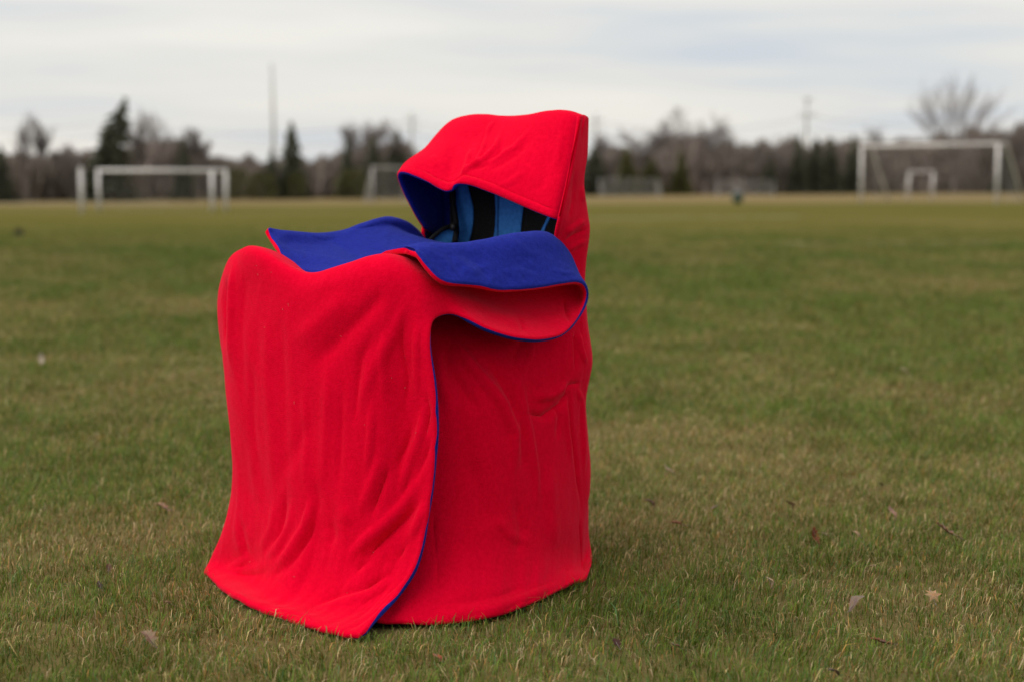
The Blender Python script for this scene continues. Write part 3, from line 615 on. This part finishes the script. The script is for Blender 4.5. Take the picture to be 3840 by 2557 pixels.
wd = (0.00055 + 0.0007 * rng.rand(n)) * (1 + 2.6 * far)
az = fbm(Xb * 4 + 50, Yb * 4, 3) * 16 + (rng.rand(n) - .5) * 4.2; wind = 0.6
lean = np.where(dead, 0.6 + 0.8 * rng.rand(n), 0.3 + 1.05 * rng.rand(n)); lean = np.where(stray, lean + .3, lean); lean = np.clip(lean, 0, 1.3)
dx = np.cos(az) + wind * .4; dy = np.sin(az) * 0.9; q_ = np.hypot(dx, dy) + 1e-6; dx /= q_; dy /= q_
fa = az + 1.57 + (rng.rand(n) - .5) * 1.6
ex, ey = np.cos(fa) * wd, np.sin(fa) * wd
l1 = lean * 0.45; l2 = lean * 1.35
m1 = np.stack([Xb + dx * np.sin(l1) * ln * .55, Yb + dy * np.sin(l1) * ln * .55, np.cos(l1) * ln * .55], -1)
tp = m1 + np.stack([dx * np.sin(l2) * ln * .5, dy * np.sin(l2) * ln * .5, np.cos(l2) * ln * .5], -1)
tp[:, 2] = np.maximum(tp[:, 2], 0.002)
base = np.stack([Xb, Yb, np.full(n, -0.003)], -1); E = np.stack([ex, ey, np.zeros(n)], -1)
V = np.stack([base - E, base + E, m1 + E * .8, m1 - E * .8, tp], 1).reshape(-1, 3)
bi = np.arange(n)[:, None] * 5
Ft = np.concatenate([bi + np.array([0, 1, 2]), bi + np.array([0, 2, 3]), bi + np.array([3, 2, 4])])
r1, r2 = rng.rand(n), rng.rand(n)
green = np.stack([0.096 + 0.060 * r1, 0.155 + 0.062 * r1, 0.018 + 0.015 * r2], -1) * (0.5 + 0.8 * r2)[:, None]
bluish = rng.rand(n) < 0.14; green[bluish] *= np.array([0.72, 0.95, 1.9])
straw = np.stack([0.42 + 0.16 * r1, 0.325 + 0.13 * r1, 0.150 + 0.07 * r2], -1) * (0.34 + 0.95 * r2 ** 1.6)[:, None]
rust = rng.rand(n) < 0.25; straw[rust] *= np.array([0.85, 0.62, 0.4])
col = np.where(dead[:, None], straw, green)
ol = np.clip(far * .9, 0, 1)[:, None]; mean = np.stack([0.200 - .125 * lu, 0.174 - 0.055 * lu, 0.064 - .046 * lu], -1); col = col * (1 - .6 * ol) + mean * .6 * ol
vcx = np.repeat(col, 5, 0).reshape(n, 5, 3); vcx[:, :2] *= np.array([0.85, 0.75, 0.6])        # blades are browner at their sheath
vcol = np.concatenate([vcx.reshape(-1, 3), np.ones((n * 5, 1))], 1)
gr = mesh_obj('grass', V, Ft, GRASS, smooth=False, cols=vcol); tag(gr, 'short patchy green and straw coloured spring grass', 'grass', kind='stuff')

# ------------------------------------------------------------------ dead leaves and bits lying in the grass
def leaf(name, label, px, py, size, shape, col, z=0.02, rz=0.0, tilt=0.25, fold=0.25, dark=0.8):
    if shape == 'star': out_ = [(0.0, 1.0), (0.16, .42), (0.62, .62), (.42, .16), (1.0, .0), (.4, -.22), (.52, -.75), (.1, -.42), (-.1, -.42), (-.5, -.72), (-.36, -.2), (-.95, .05), (-.38, .2), (-.55, .66), (-.15, .42)]
    elif shape == 'oak': out_ = [(0, 1.0), (.22, .86), (.16, .62), (.48, .62), (.30, .32), (.55, .2), (.32, -.05), (.5, -.3), (.22, -.42), (.12, -.8), (0, -1.0), (-.12, -.8), (-.24, -.42), (-.5, -.28), (-.3, -.02), (-.56, .22), (-.3, .34), (-.46, .64), (-.15, .64), (-.2, .88)]
    else: out_ = [(0, 1.0), (.2, .8), (.38, .45), (.45, .1), (.38, -.3), (.2, -.7), (.05, -1.0), (-.05, -1.0), (-.22, -.7), (-.4, -.3), (-.46, .1), (-.38, .45), (-.2, .8)]
    rn = random.Random(name + label); k = 10 
    pts = []
    for rr in (0.0, 0.5, 1.0):
        if rr == 0: pts.append((0, 0)); continue
        pts += [(x * rr, y * rr) for x, y in out_]
    m_ = len(out_); P = []
    for x, y in pts:
        zc = fold * abs(x) + 0.25 * tilt * math.sin(3 * y + px) + rn.uniform(-.05, .05)
        P.append((x, y, zc))
    faces = [(0, 1 + i, 1 + (i + 1) % m_) for i in range(m_)] + [(1 + i, 1 + m_ + i, 1 + m_ + (i + 1) % m_, 1 + (i + 1) % m_) for i in range(m_)]
    R = Matrix.Rotation(rz, 4, 'Z') @ Matrix.Rotation(tilt, 4, 'X')
    c_ = W(px, py, z); V = [R @ Vector(p) * size for p in P]
    cols = [(*[q * rn.uniform(dark, 1.05) for q in col], 1) for _ in P]
    V = [v * 1.08 for v in V]; root = mesh_obj(name, V, faces, TINT, smooth=False, cols=cols); root.location = c_
    so = root.modifiers.new('thickness', 'SOLIDIFY'); so.thickness = 0.0006
    st = MB().tube([R @ Vector((0, -.9, 0.03)) * size, R @ Vector((0.08, -1.35, 0.08)) * size], 0.0007, 5)
    so_ = mesh_obj('stalk', st.v, st.f, TWIG); so_.parent = root
    vn = MB().tube([R @ Vector((0, -.9, 0.02)) * size + Vector((0, 0, .0012)), R @ Vector((0, .8, 0.02)) * size + Vector((0, 0, .0012))], 0.0006, 4)
    vo = mesh_obj('midrib', vn.v, vn.f, TWIG); vo.parent = root
    return tag(root, label, 'leaf', 'dead leaves in the grass')
tan, pale, grey, red, brn = (0.42, .26, .14), (0.42, .31, .2), (0.23, .165, .125), (0.22, .065, .03), (0.12, .07, .04)
leaf('dead_leaf', 'tan star-shaped dead leaf lying flat on the grass at lower right', 3495, 2232, 0.020, 'star', tan, 0.035, 0.2, 0.75, 0.1)
leaf('dead_leaf', 'grey-brown folded oval dead leaf left of the tan star-shaped leaf', 3212, 2258, 0.024, 'oval', grey, 0.03, -1.0, 0.6, 0.5)
leaf('dead_leaf', 'pale beige curled dead leaf standing on edge, right of the blanket', 2886, 2180, 0.013, 'oval', pale, 0.04, 1.4, 1.2, 0.7)
leaf('dead_leaf', 'red-brown curled dead leaf above and left of the grey-brown folded leaf', 3058, 2010, 0.022, 'oak', red, 0.03, 0.5, 1.0, 0.6)
leaf('dead_leaf', 'broad curled dead leaf with dark and tan sides near the right border', 3555, 1992, 0.034, 'oak', (0.3, .19, .11), 0.035, 1.3, 0.5, 0.55, 0.45)
leaf('dead_leaf', 'small pinkish dead leaf above the red-brown curled leaf, toward the right border', 3346, 1918, 0.018, 'oval', (0.33, .2, .14), 0.03, 0.6, 0.9, 0.4)
leaf('dead_leaf', 'dark brown dead leaf sunk in grass right of the blanket', 2440, 1885, 0.020, 'oak', brn, 0.03, 1.2, 0.7, 0.5)
leaf('dead_leaf', 'reddish dead leaf flat in the grass below the dark brown one', 2540, 1962, 0.024, 'oak', (0.2, .07, .035), 0.022, 1.5, 0.2, 0.3)
leaf('dead_leaf', 'brown curled dead leaf left of the small pinkish leaf', 2962, 1890, 0.019, 'oak', (0.24, .14, .09), 0.03, 2.2, 0.9, 0.6)
leaf('dead_leaf', 'pale dead leaf in the middle distance right of the blanket', 2505, 1756, 0.020, 'oval', pale, 0.03, 1.2, 0.7, 0.3)
leaf('dead_leaf', 'dead leaf with orange and dark red halves in the foreground below the blanket', 1642, 2464, 0.012, 'oval', (0.36, .14, .06), 0.025, 1.1, 0.6, 0.4, 0.35)
leaf('dead_leaf', 'dark maroon crumpled leaf on bare soil below the blanket', 2312, 2412, 0.016, 'oak', (0.06, .025, .02), 0.018, 0.3, 0.3, 0.5)
leaf('dead_leaf', 'rusty dead leaf flat in the foreground near the bottom border', 3310, 2405, 0.024, 'oak', (0.19, .07, .035), 0.02, 1.7, 0.25, 0.4)
leaf('dead_leaf', 'small tan dead leaf at the left, level with the chair seat', 610, 1900, 0.026, 'oak', (0.33, .2, .13), 0.022, 1.4, 0.35, 0.4)
leaf('dead_leaf', 'crumpled straw-brown leaf in the foreground left of the blanket tip', 560, 2395, 0.026, 'oak', (0.26, .17, .11), 0.022, 0.7, 0.4, 0.6)
leaf('dead_leaf', 'pale whitish curled leaf far out at left in the blurred grass', 155, 1345, 0.030, 'oval', (0.5, .42, .32), 0.05, 0.3, 1.1, 0.5)
leaf('dead_leaf', 'pale pink leaf far out at right in the blurred grass', 3400, 1396, 0.034, 'oval', (0.48, .36, .27), 0.04, 1.4, 0.6, 0.4)
leaf('dead_leaf', 'rust-red leaf far out at right in the most distant blurred grass', 3028, 1166, 0.040, 'oval', (0.3, .1, .05), 0.04, 1.4, 0.6, 0.4)

for px, py, sz, col, lb in (
        (2535, 2420, .012, (0.2, .1, .06), 'small reddish leaf fragment at the bottom, right of the blanket'), (3300, 1815, .013, brn, 'dark leaf fragment above the broad curled leaf near the right border'),
        (3095, 2002, .012, pale, 'small beige leaf fragment just right of the red-brown curled leaf'), (3212, 2000, .013, (0.4, .27, .18), 'second beige leaf fragment right of the red-brown curled leaf'),
        (3270, 2122, .012, pale, 'beige leaf fragment above the grey-brown folded leaf'), (408, 2130, .015, brn, 'dark brown leaf fragment left of the blanket foot'),
        (375, 2195, .014, (0.07, .05, .035), 'blackish leaf fragment below the dark brown one at left'), (635, 2262, .012, (0.36, .24, .16), 'tan leaf fragment in the straw left of the blanket hem'),
        (2680, 1900, .013, grey, 'greyish leaf fragment in dry grass right of the blanket'), (3130, 2520, .016, (0.1, .07, .06), 'dark leaf fragment cut close to the bottom border at right')):
    o = leaf('leaf_fragment', lb, px, py, sz, 'oak' if px % 2 else 'oval', col, 0.018, px * .37, 0.5, 0.4); o['group'] = 'leaf fragments in the grass'

# ------------------------------------------------------------------ goals
def goal(px, by, width, height, depth, yaw, label, net=True, post=0.055, roof=0.0, back=False, floor=False, cord=0.004, struts=True, paint=None):
    WP = paint or WHITEPAINT
    """origin at the middle of the goal mouth; yaw turns the mouth; net and struts run back along local +y"""
    c_ = W(px, by, 0.0); root = empty('soccer_goal', c_, yaw); tag(root, label, 'goal', 'soccer goals on the far field')
    cs, sn = math.cos(yaw), math.sin(yaw)
    T = lambda x, y, z: np.array([c_[0] + x * cs - y * sn, c_[1] + x * sn + y * cs, z])
    h = width / 2
    for s in (-1, 1): MB().tube([T(s * h, 0, 0), T(s * h, 0, height)], post, 10).build('post', WP, root)
    MB().tube([T(-h - post, 0, height), T(h + post, 0, height)], post, 10).build('crossbar', WP, root)
    for s in (-1, 1) if struts else ():
        MB().tube([T(s * h, 0, height), T(s * h, roof, height), T(s * h, depth, 0.05)] if roof else [T(s * h, 0, height), T(s * h, depth, 0.05)], post * .8, 8).build('strut', WP, root)
        if floor: MB().tube([T(s * h, 0, 0.05), T(s * h, depth, 0.05)], post * .7, 8).build('ground_bar', WP, root)
    if back: MB().tube([T(-h, depth, 0.05), T(h, depth, 0.05)], post * .7, 8).build('back_bar', WP, root)
    if net:
        m_ = MB(); st = 0.16; r_ = cord
        prof = lambda s: (roof + (depth - roof) * s, height - (height - .05) * s) 
        for x in np.arange(-h, h + .01, st):
            m_.tube([T(x, roof, height), T(x, (roof + depth) / 2 - .06, height * .5 - .05), T(x, depth, .05)], r_, 3, False)
        for s in np.arange(0, 1.01, st / math.hypot(depth, height)):
            y_, z_ = prof(s); m_.tube([T(-h, y_, z_), T(0, y_ - .05, z_ - .05), T(h, y_, z_)], r_, 3, False)
        for sd_ in (-h, h):
            for s in np.arange(0.05, 1, st / depth * .7):
                y_, z_ = prof(s); m_.tube([T(sd_, y_, 0.05), T(sd_, y_, z_)], r_, 3, False); m_.tube([T(sd_, 0, z_), T(sd_, y_, z_)], r_, 3, False)
        o = m_.build('net', NET, root); tag(o, kind='stuff')
    return root
goal(3474, 764, 6.3, 2.4, 2.2, math.radians(-45), 'large white soccer goal at the right, nearest the right border', roof=0.7, post=0.06, cord=0.0022)
goal(612, 792, 3.85, 1.24, 0.75, math.radians(12), 'wide white soccer goal at the left, in front of the leaning evergreen', cord=0.003)
goal(308, 798, 2.4, 1.28, 1.3, math.radians(104), 'white goal seen edge-on as a single post, left of the wide left goal', post=0.05, struts=False, net=False)
goal(797, 790, 2.4, 1.24, 1.3, math.radians(100), 'white goal seen edge-on inside the right end of the wide left goal', post=0.05, struts=False, net=False)
goal(1470, 766, 1.7, 1.46, 0.9, math.radians(30), 'faint white goal half hidden behind the red hood', cord=0.006, post=0.035, paint=NET)
goal(3452, 753, 1.15, 1.36, 0.6, 0.0, 'small white goal seen through the mouth of the large right goal', net=False, post=0.035)
goal(2356, 740, 3.4, 1.05, 1.3, math.radians(180 + 8), 'low pale netted goal at the edge of the wood, right of the hood', post=0.010, cord=0.0048, paint=NET)
goal(2795, 741, 3.2, 0.95, 1.2, math.radians(180 - 12), 'low pale netted goal behind the dark green bin', post=0.010, cord=0.0048, paint=NET)

# bin, marker post, dark clump
c_ = W(2766, 764, 0.0); r_ = empty('litter_bin', c_); tag(r_, 'dark green bin with pale rim standing on the far field', 'bin')
MB().tube([c_ + [0, 0, 0], c_ + [0, 0, .03], c_ + [0, 0, .42]], [.17, .19, .23], 16).build('body', BINGREEN, r_)
MB().tube([c_ + [0, 0, .42], c_ + [0, 0, .46], c_ + [0, 0, .50], c_ + [0, 0, .60]], [.235, .24, .20, .06], 16).build('lid', mat('grey_plastic', (0.16, 0.15, 0.14), .6, .3), r_)
c_ = W(1204, 744, 0.0); r_ = empty('marker_post', c_); tag(r_, 'short white marker post before the wood, left of the hood', 'post')
MB().tube([c_, c_ + [0, 0, .55]], [.07, .07], 10).build('shaft', PALE, r_)
MB().tube([c_ + [0, 0, .55], c_ + [0, 0, .60], c_ + [0, 0, .66]], [.09, .09, .03], 10).build('cap', PALE, r_)
c_ = W(68, 884, 0.0); bm = bmesh.new(); bmesh.ops.create_icosphere(bm, subdivisions=3, radius=0.10); rn = random.Random(4)
for v in bm.verts:
    k = 1 + .3 * math.sin(v.co.x * 31 + 1) * math.cos(v.co.y * 27) + rn.uniform(-.1, .1); v.co = Vector((v.co.x * 1.05 * k, v.co.y * k, max(v.co.z, -.02) * 0.95 * k))
me = bpy.data.meshes.new('turf_clod'); bm.to_mesh(me); bm.free(); o = bpy.data.objects.new('turf_clod', me); C.objects.link(o); o.location = c_
me.materials.append(noisy(mat('wet_soil', (0.02, .02, .016), 0.9, .1), (0.012, .013, .011), (0.035, .032, .024), 14)); tag(o, 'small dark clod lying on the blurred grass at the left border', 'clod')

# ------------------------------------------------------------------ poles
def pole(px, top, dist, r, label, arms=()):
    b_ = W(px, 700, dist); b_[2] = 0; t_ = W(px, top, dist); h = t_[2]; root = empty('utility_pole', (b_[0], b_[1], 0)); tag(root, label, 'pole', 'poles beyond the wood')
    MB().tube([b_, (b_ + t_) / 2 * [1, 1, 0] + [0, 0, h / 2], [b_[0], b_[1], h]], [r, r * .85, r * .6], 10).build('shaft', POLE, root)
    for z_, l_ in arms:
        MB().box((b_[0], b_[1] - r, z_ * h), (l_, .18, .22)).build('cross_arm', POLE, root)
        for s in (-.45, 0, .45): MB().tube([(b_[0] + s * l_, b_[1] - r, z_ * h + .1), (b_[0] + s * l_, b_[1] - r, z_ * h + .5)], .07, 6).build('insulator', PALE, root)
    return root
pole(1025, 240, 260, 0.36, 'tallest slender grey pole rising above the trees at left')
pole(3022, 365, 280, 0.40, 'grey pole with cross arms above the wood at right', ((0.97, 1.6), (0.80, 3.4)))
pole(1545, 420, 300, 0.34, 'faint pole with cross arms just left of the hood', ((0.90, 2.2), (0.78, 3.0)))
pole(2234, 425, 300, 0.34, 'faint pole with cross arms just right of the hood', ((0.90, 2.2), (0.78, 3.0)))

WIRE = mat('aluminium_wire', (0.2, 0.2, 0.2), 0.6, 0.3)
def wire(pts, z, label):
    P = []
    for (x1, y1), (x2, y2) in zip(pts[:-1], pts[1:]):
        for k in range(12): q = k / 12; P.append((x1 + (x2 - x1) * q, y1 + (y2 - y1) * q, z - 2.2 * 4 * q * (1 - q)))
    P.append((*pts[-1], z)); o = MB().tube(P, 0.035, 5).build('overhead_wire', WIRE); return tag(o, label, 'wire', 'wires between the poles')
run = [tuple(W(px, 700, d)[:2]) for px, d in ((-1200, 320), (400, 310), (1545, 300), (2234, 300), (3022, 280), (4600, 270))]
wire(run, 12.0, 'upper thin wire strung between the cross-arm poles'); wire(run, 9.6, 'lower thin wire strung between the cross-arm poles')

# ------------------------------------------------------------------ trees and the wood
def grow(seed, h, spread, stems=1, up=0.75, depth=5, l0=.34, fan=.28, thin=.0016, jit=.16):
    """bare crown: tapered limbs that fork into twigs; returns the trunks (one each) and the crown"""
    rn = random.Random(seed); trunks = []; PL = []; RL = []; root = {}
    def br(p, d, l, r, lv):
        n_ = 3; pts = [np.array(p)]; dd = np.array(d, float)
        for i in range(n_):
            dd = dd + np.array([rn.uniform(-jit, jit), rn.uniform(-jit, jit), rn.uniform(-.02, .16) * up]); dd /= np.linalg.norm(dd); pts.append(pts[-1] + dd * l / n_)
        rad = [r, r * .85, r * .7, r * .5]
        if lv == 0: trunks.append(MB().tube(pts, rad, 8, False))
        else: PL.append(pts); RL.append(rad)
        if lv >= depth: return
        kids = rn.randint(3, 4) if lv < depth - 1 else rn.randint(4, 5)
        for k in range(kids):
            i = rn.choice((1, 2, 3)) if lv else rn.choice((1, 2, 3, 3)); a = rn.uniform(0, 2 * math.pi); s = spread * rn.uniform(.5, 1.15)
            nd = dd + s * np.array([math.cos(a), math.sin(a), 0.1]); nd /= np.linalg.norm(nd)
            br(pts[i], nd, l * rn.uniform(.6, .82), max(r * rn.uniform(.42, .6), thin), lv + 1)
    for s in range(stems):
        a = 2 * math.pi * s / stems + .4; d = np.array([math.cos(a) * fan * (stems > 1), math.sin(a) * fan * .6 * (stems > 1), 1.0]); d /= np.linalg.norm(d)
        br((math.cos(a) * .02 * (stems > 1), math.sin(a) * .02 * (stems > 1), -0.05), d, h * l0, h * (.015 if stems == 1 else .006), 0)
    return trunks + [MB().tubes(PL, RL)]
def vase(seed):
    """bare tree whose limbs fan out from a short trunk into a wide rounded crown"""
    rn = random.Random(seed); PL = []; RL = []; U = lambda v: v / np.linalg.norm(v)
    tr = MB().tube([(0, 0, -.05), (0, 0, .12), (0, 0, .30)], [.022, .018, .014], 8, False)
    def limb(p, d, l, r0, r1, rise):
        pts = [np.array(p, float)]
        for _ in range(3): d = U(d + np.array([rn.uniform(-.05, .05), rn.uniform(-.05, .05), rise])); pts.append(pts[-1] + d * l / 3)
        PL.append(pts); RL.append([r0, r0 * .7 + r1 * .3, r0 * .35 + r1 * .65, r1]); return pts, d
    for k in range(15):
        t = math.radians(-46 + 92 * (k + rn.uniform(.2, .8)) / 15); ty = rn.uniform(-.4, .4); l = .70 * (1 - .22 * abs(t)) * rn.uniform(.88, 1.05)
        pts, d = limb((0, 0, .22 + .08 * rn.random()), U(np.array([math.sin(t), ty, math.cos(t)])), l, .008, .0022, .05)
        for q in range(9):
            f = .35 + .65 * (q + rn.random()) / 9; i = min(int(f * 3), 2); p = pts[i] + (pts[i + 1] - pts[i]) * (f * 3 - i); a = rn.uniform(0, 6.283)
            p2, d2 = limb(p, U(d + .42 * np.array([math.cos(a), math.sin(a), .15])), .24 * (1.25 - .6 * f), .0028, .0012, .06)
            for w2 in range(7):
                b_ = rn.uniform(0, 6.283); i2 = rn.choice((1, 2, 3)); limb(p2[i2], U(d2 + .5 * np.array([math.cos(b_), math.sin(b_), .2])), rn.uniform(.05, .12), .0012, .0007, .05)
    return [tr, MB().tubes(PL, RL)]
def fit(mbs, wd, h, zq=99.9, wq=99):
    allv = np.concatenate([np.asarray(m.v) for m in mbs]); hz = np.percentile(allv[:, 2], zq); hw = np.percentile(np.abs(allv[:, :2]), wq)
    for m in mbs: m.v = np.asarray(m.v) * np.array([wd / 2 / hw, wd / 2 / hw, h / hz])
def place_tree(px, top, wpx, mbs, names, mats, name, label, group, back=0.0):
    d = tree_line(px) + back; b_ = W(px, 700, d); b_[2] = 0; h = W(px, top, d)[2]; wd = wpx * d / F
    fit(mbs, wd, h, *((98.5, 91) if len(mbs) > 5 else (99.9, 99))); root = empty(name, (b_[0], b_[1], 0)); tag(root, label, 'tree', group)
    for m, nm, mt in zip(mbs, names, mats):
        o = mesh_obj(nm, m.v, m.f, mt); o.parent = root
    return root
def conifer(seed, lean=0.0, ragged=0.3):
    rn = random.Random(seed); tr = MB().tube([(0, 0, -.05), (lean * .2, 0, .5), (lean, 0, 1.0)], [.028, .018, .004], 8); cr_ = MB()
    nl = 34
    for i in range(nl):
        z = 0.05 + 0.95 * i / (nl - 1); R0_ = (1 - z) ** .75 * .5 + .03
        cx = lean * z * z
        for k in range(int(9 + 16 * (1 - z))):
            a = rn.uniform(0, 2 * math.pi); r_ = R0_ * rn.uniform(1 - ragged * 1.6, 1.15); zz_ = z + rn.uniform(-.015, .02)
            p = np.array([cx + math.cos(a) * r_, math.sin(a) * r_, zz_ - .05 * r_ - .02]); q = np.array([cx + math.cos(a) * r_ * .15, math.sin(a) * r_ * .15, zz_])
            t_ = np.array([-math.sin(a), math.cos(a), 0]) * (.03 + .05 * rn.random()) * (.5 + R0_)
            bI = len(cr_.v); mid = (p + q) / 2 + [0, 0, rn.uniform(-.01, .02)]
            cr_.v += [q, mid - t_, p, mid + t_, mid + [0, 0, -.035 - .02 * rn.random()]]
            cr_.f += [(bI, bI + 1, bI + 4), (bI + 1, bI + 2, bI + 4), (bI + 2, bI + 3, bI + 4), (bI + 3, bI, bI + 4), (bI, bI + 3, bI + 2, bI + 1)]
    return tr, cr_
bare = [
    (100, 452, 120, 1, .5, 3, 'slim bare tree at far left, left of its taller twin'), (172, 420, 150, 1, .45, 3, 'taller slim bare tree beside the far left slim one'),
    (270, 540, 150, 1, .8, 2, 'low bushy bare tree just left of the leaning evergreen'), (480, 505, 190, 1, .8, 2, 'rounded bare tree behind the left end of the wide goal'),
    (560, 410, 170, 1, .5, 4, 'tall bare tree above the middle of the wide left goal'), (640, 418, 170, 1, .5, 4, 'tall bare tree right of the middle of the wide left goal'),
    (725, 474, 150, 1, .6, 3, 'bare tree above the right post of the wide left goal'),
    (1337, 450, 110, 1, .4, 4, 'narrow bare tree left of the domed one near the hood'), (1455, 446, 260, 1, .95, 5, 'domed brown bare tree directly left of the red hood'),
    (2310, 500, 170, 1, .7, 3, 'small bare tree right of the hood, left of the broad one'), (2440, 540, 150, 1, .8, 2, 'low bare tree at the left foot of the broad bare tree'),
    (2590, 412, 430, 3, .85, 3, 'broad bare tree with spreading branches right of the hood'), (2850, 510, 230, 1, .85, 4, 'rounded brown bare tree behind the low pale goal and bin'),
    (3310, 470, 130, 1, .6, 2, 'small dark bare tree above the left of the large goal'), (3575, 272, 330, 1, .50, 9, 'tallest bare tree with fanned stems above the large right goal'),
    (3720, 455, 180, 1, .7, 2, 'bare tree directly right of the tallest fanned one'), (3800, 436, 210, 1, .7, 2, 'bare tree cut by the right border of the photo')]
for i, (px, top, wp, st, spd, sd_, lb) in enumerate(bare):
    big = sd_ == 9
    place_tree(px, top, wp, vase(7) if big else grow(40 + i, 1.0, spd, st, 0.9, 6, .30 if big else .42 if spd < .52 else .34, .42, .0009 if big else .0016, .08 if big else .16), ('trunk',) * st + ('crown',), (BARK,) * st + (TWIG,), 'bare_tree', lb, 'bare trees along the wood', back=1.5 if i % 2 else -6.8)
evg = [
    (392, 368, 215, .13, NEEDLE, 'tall leaning dark evergreen at left behind the wide goal'), (6, 545, 110, 0, NEEDLE, 'dark evergreen cut by the left border'),
    (690, 520, 100, 0, NEEDLE, 'dark evergreen above the right half of the wide left goal'), (1020, 560, 80, 0, NEEDLE, 'thin evergreen at the foot of the tallest pole'), (1095, 455, 130, 0, NEEDLE, 'pointed evergreen right of the tallest pole'),
    (1304, 520, 90, 0, NEEDLE, 'small dark evergreen left of the narrow bare tree'), (1400, 510, 110, 0, NEEDLE, 'dark evergreen in front of the domed brown tree, its left one'), (1492, 490, 140, 0, NEEDLE, 'dark evergreen nearest the left side of the hood'),
    (2228, 545, 150, 0, NEEDLE, 'dark evergreen nearest the right side of the hood'), (2350, 550, 110, 0, OLIVE, 'olive evergreen behind the low pale goal by the hood'), (2440, 590, 120, 0, OLIVE, 'low olive evergreen left of the broad bare tree'),
    (2552, 560, 90, 0, OLIVE, 'olive evergreen at the trunk of the broad bare tree'), (2885, 575, 90, 0, NEEDLE, 'evergreen right of the low pale goal behind the bin'),
    (2992, 500, 90, 0, NEEDLE, 'leftmost evergreen of the dark row below the cross-arm pole'), (3060, 512, 110, 0, NEEDLE, 'second evergreen of the dark row, right of the cross-arm pole'), (3112, 518, 110, 0, NEEDLE, 'third evergreen of the dark row near the large goal'),
    (3195, 500, 90, 0, NEEDLE, 'evergreen just left of the large right goal'), (3770, 560, 110, 0, NEEDLE, 'evergreen behind the right post of the large goal')]
for i, (px, top, wp, ln_, m_, lb) in enumerate(evg):
    place_tree(px, top, wp, conifer(80 + i, ln_ * 2.2, .7 if ln_ else .5), ('trunk', 'crown'), (BARK, m_), 'evergreen_tree', lb, 'evergreens along the wood', back=-8.0)
shr = [(890, 625, 110, 'olive shrub at the right end of the wide left goal'), (985, 640, 110, 'olive shrub under the tallest pole'), (1110, 640, 80, 'green shrub below the pointed evergreen'), (1320, 630, 130, 'olive shrub left of the half hidden goal')]
for i, (px, top, wp, lb) in enumerate(shr):
    rn = random.Random(300 + i); tr = MB().tube([(0, 0, -.05), (0, 0, .7)], [.03, .01], 6); cr_ = MB()
    for k in range(700):
        a = rn.uniform(0, 6.283); z = rn.random() ** .8; r_ = .5 * math.sqrt(max(0.02, 1 - (z * 1.15 - .3) ** 2)) * rn.random() ** .4 * .95
        p = np.array([math.cos(a) * r_, math.sin(a) * r_, z * rn.uniform(.85, 1.05)]); bI = len(cr_.v); s = .05
        cr_.v += [p + [rn.uniform(-s, s), rn.uniform(-s, s), rn.uniform(-s, s)] for _ in range(4)]; cr_.f += [(bI, bI + 1, bI + 2), (bI + 1, bI + 3, bI + 2)]
    place_tree(px, top, wp, [tr, cr_], ('trunk', 'crown'), (BARK, OLIVE), 'evergreen_shrub', lb, 'shrubs along the wood', back=-9.0)

# the leafless undergrowth of the wood reads as one brown mass
rng = np.random.RandomState(77); NBR = 130000
pxb = rng.rand(NBR) * 8000 - 2100
prof_x = [-900, 0, 60, 200, 300, 430, 520, 700, 760, 830, 900, 1000, 1150, 1200, 1300, 1400, 1520, 1600, 2200, 2300, 2420, 2500, 2600, 2700, 2800, 2900, 2960, 3100, 3250, 3400, 3500, 3640, 3750, 3840, 4700]
prof_y = [560, 575, 590, 585, 575, 570, 545, 545, 590, 618, 605, 600, 605, 612, 585, 545, 545, 580, 585, 560, 575, 540, 520, 535, 545, 550, 530, 530, 535, 530, 515, 490, 475, 470, 500]
topb = np.interp(pxb, prof_x, prof_y) + (fbm(pxb / 45., pxb * 0 + 3.3, 3) - .5) * 80 + (fbm(pxb / 14., pxb * 0 + 8.1, 2) - .5) * 26
lay = rng.rand(NBR) ** .7 * 14
dl = np.interp(pxb, [-2100, -900, 0, 1200, 2500, 3840, 4700, 5900], [64, 70, 77, 90, 113, 132, 140, 150]) - 5.5 + lay
X0 = (pxb - 1920) / F * dl; H = np.maximum(CAMH + (680 - topb) / F * dl, 0.6)
zb = H * rng.rand(NBR) ** 1.25 * .92; lb_ = np.minimum(.5 + 1.3 * rng.rand(NBR), H - zb + .25)
a1 = rng.rand(NBR) * 6.283; tl = rng.rand(NBR) * .55
d3 = np.stack([np.sin(tl) * np.cos(a1), np.sin(tl) * np.sin(a1), np.cos(tl)], -1) * lb_[:, None]
wv = np.stack([np.cos(a1 + 1.57), np.sin(a1 + 1.57), 0 * a1], -1) * (0.025 + 0.05 * rng.rand(NBR))[:, None] * (1 + .8 * (1 - zb / H))[:, None]
P0 = np.stack([X0, dl, zb - .1], -1); V = np.stack([P0 - wv, P0 + wv, P0 + d3], 1).reshape(-1, 3)
tn = fbm(pxb / 120., lay * .2, 3)[:, None]; rr = rng.rand(NBR, 1)
colb = (np.array([[.245, .196, .180]]) * (1 - tn) + np.array([[.205, .182, .148]]) * tn) * (.45 + .8 * rr) * (0.55 + 0.95 * fbm(pxb / 60. + 40, lay * .3, 3)[:, None])
o = mesh_obj('undergrowth', V, np.arange(NBR * 3).reshape(-1, 3), BRUSH, smooth=False, cols=np.concatenate([np.repeat(colb, 3, 0), np.ones((NBR * 3, 1))], 1))
tag(o, 'grey-brown leafless undergrowth of the far wood', 'undergrowth', kind='stuff')
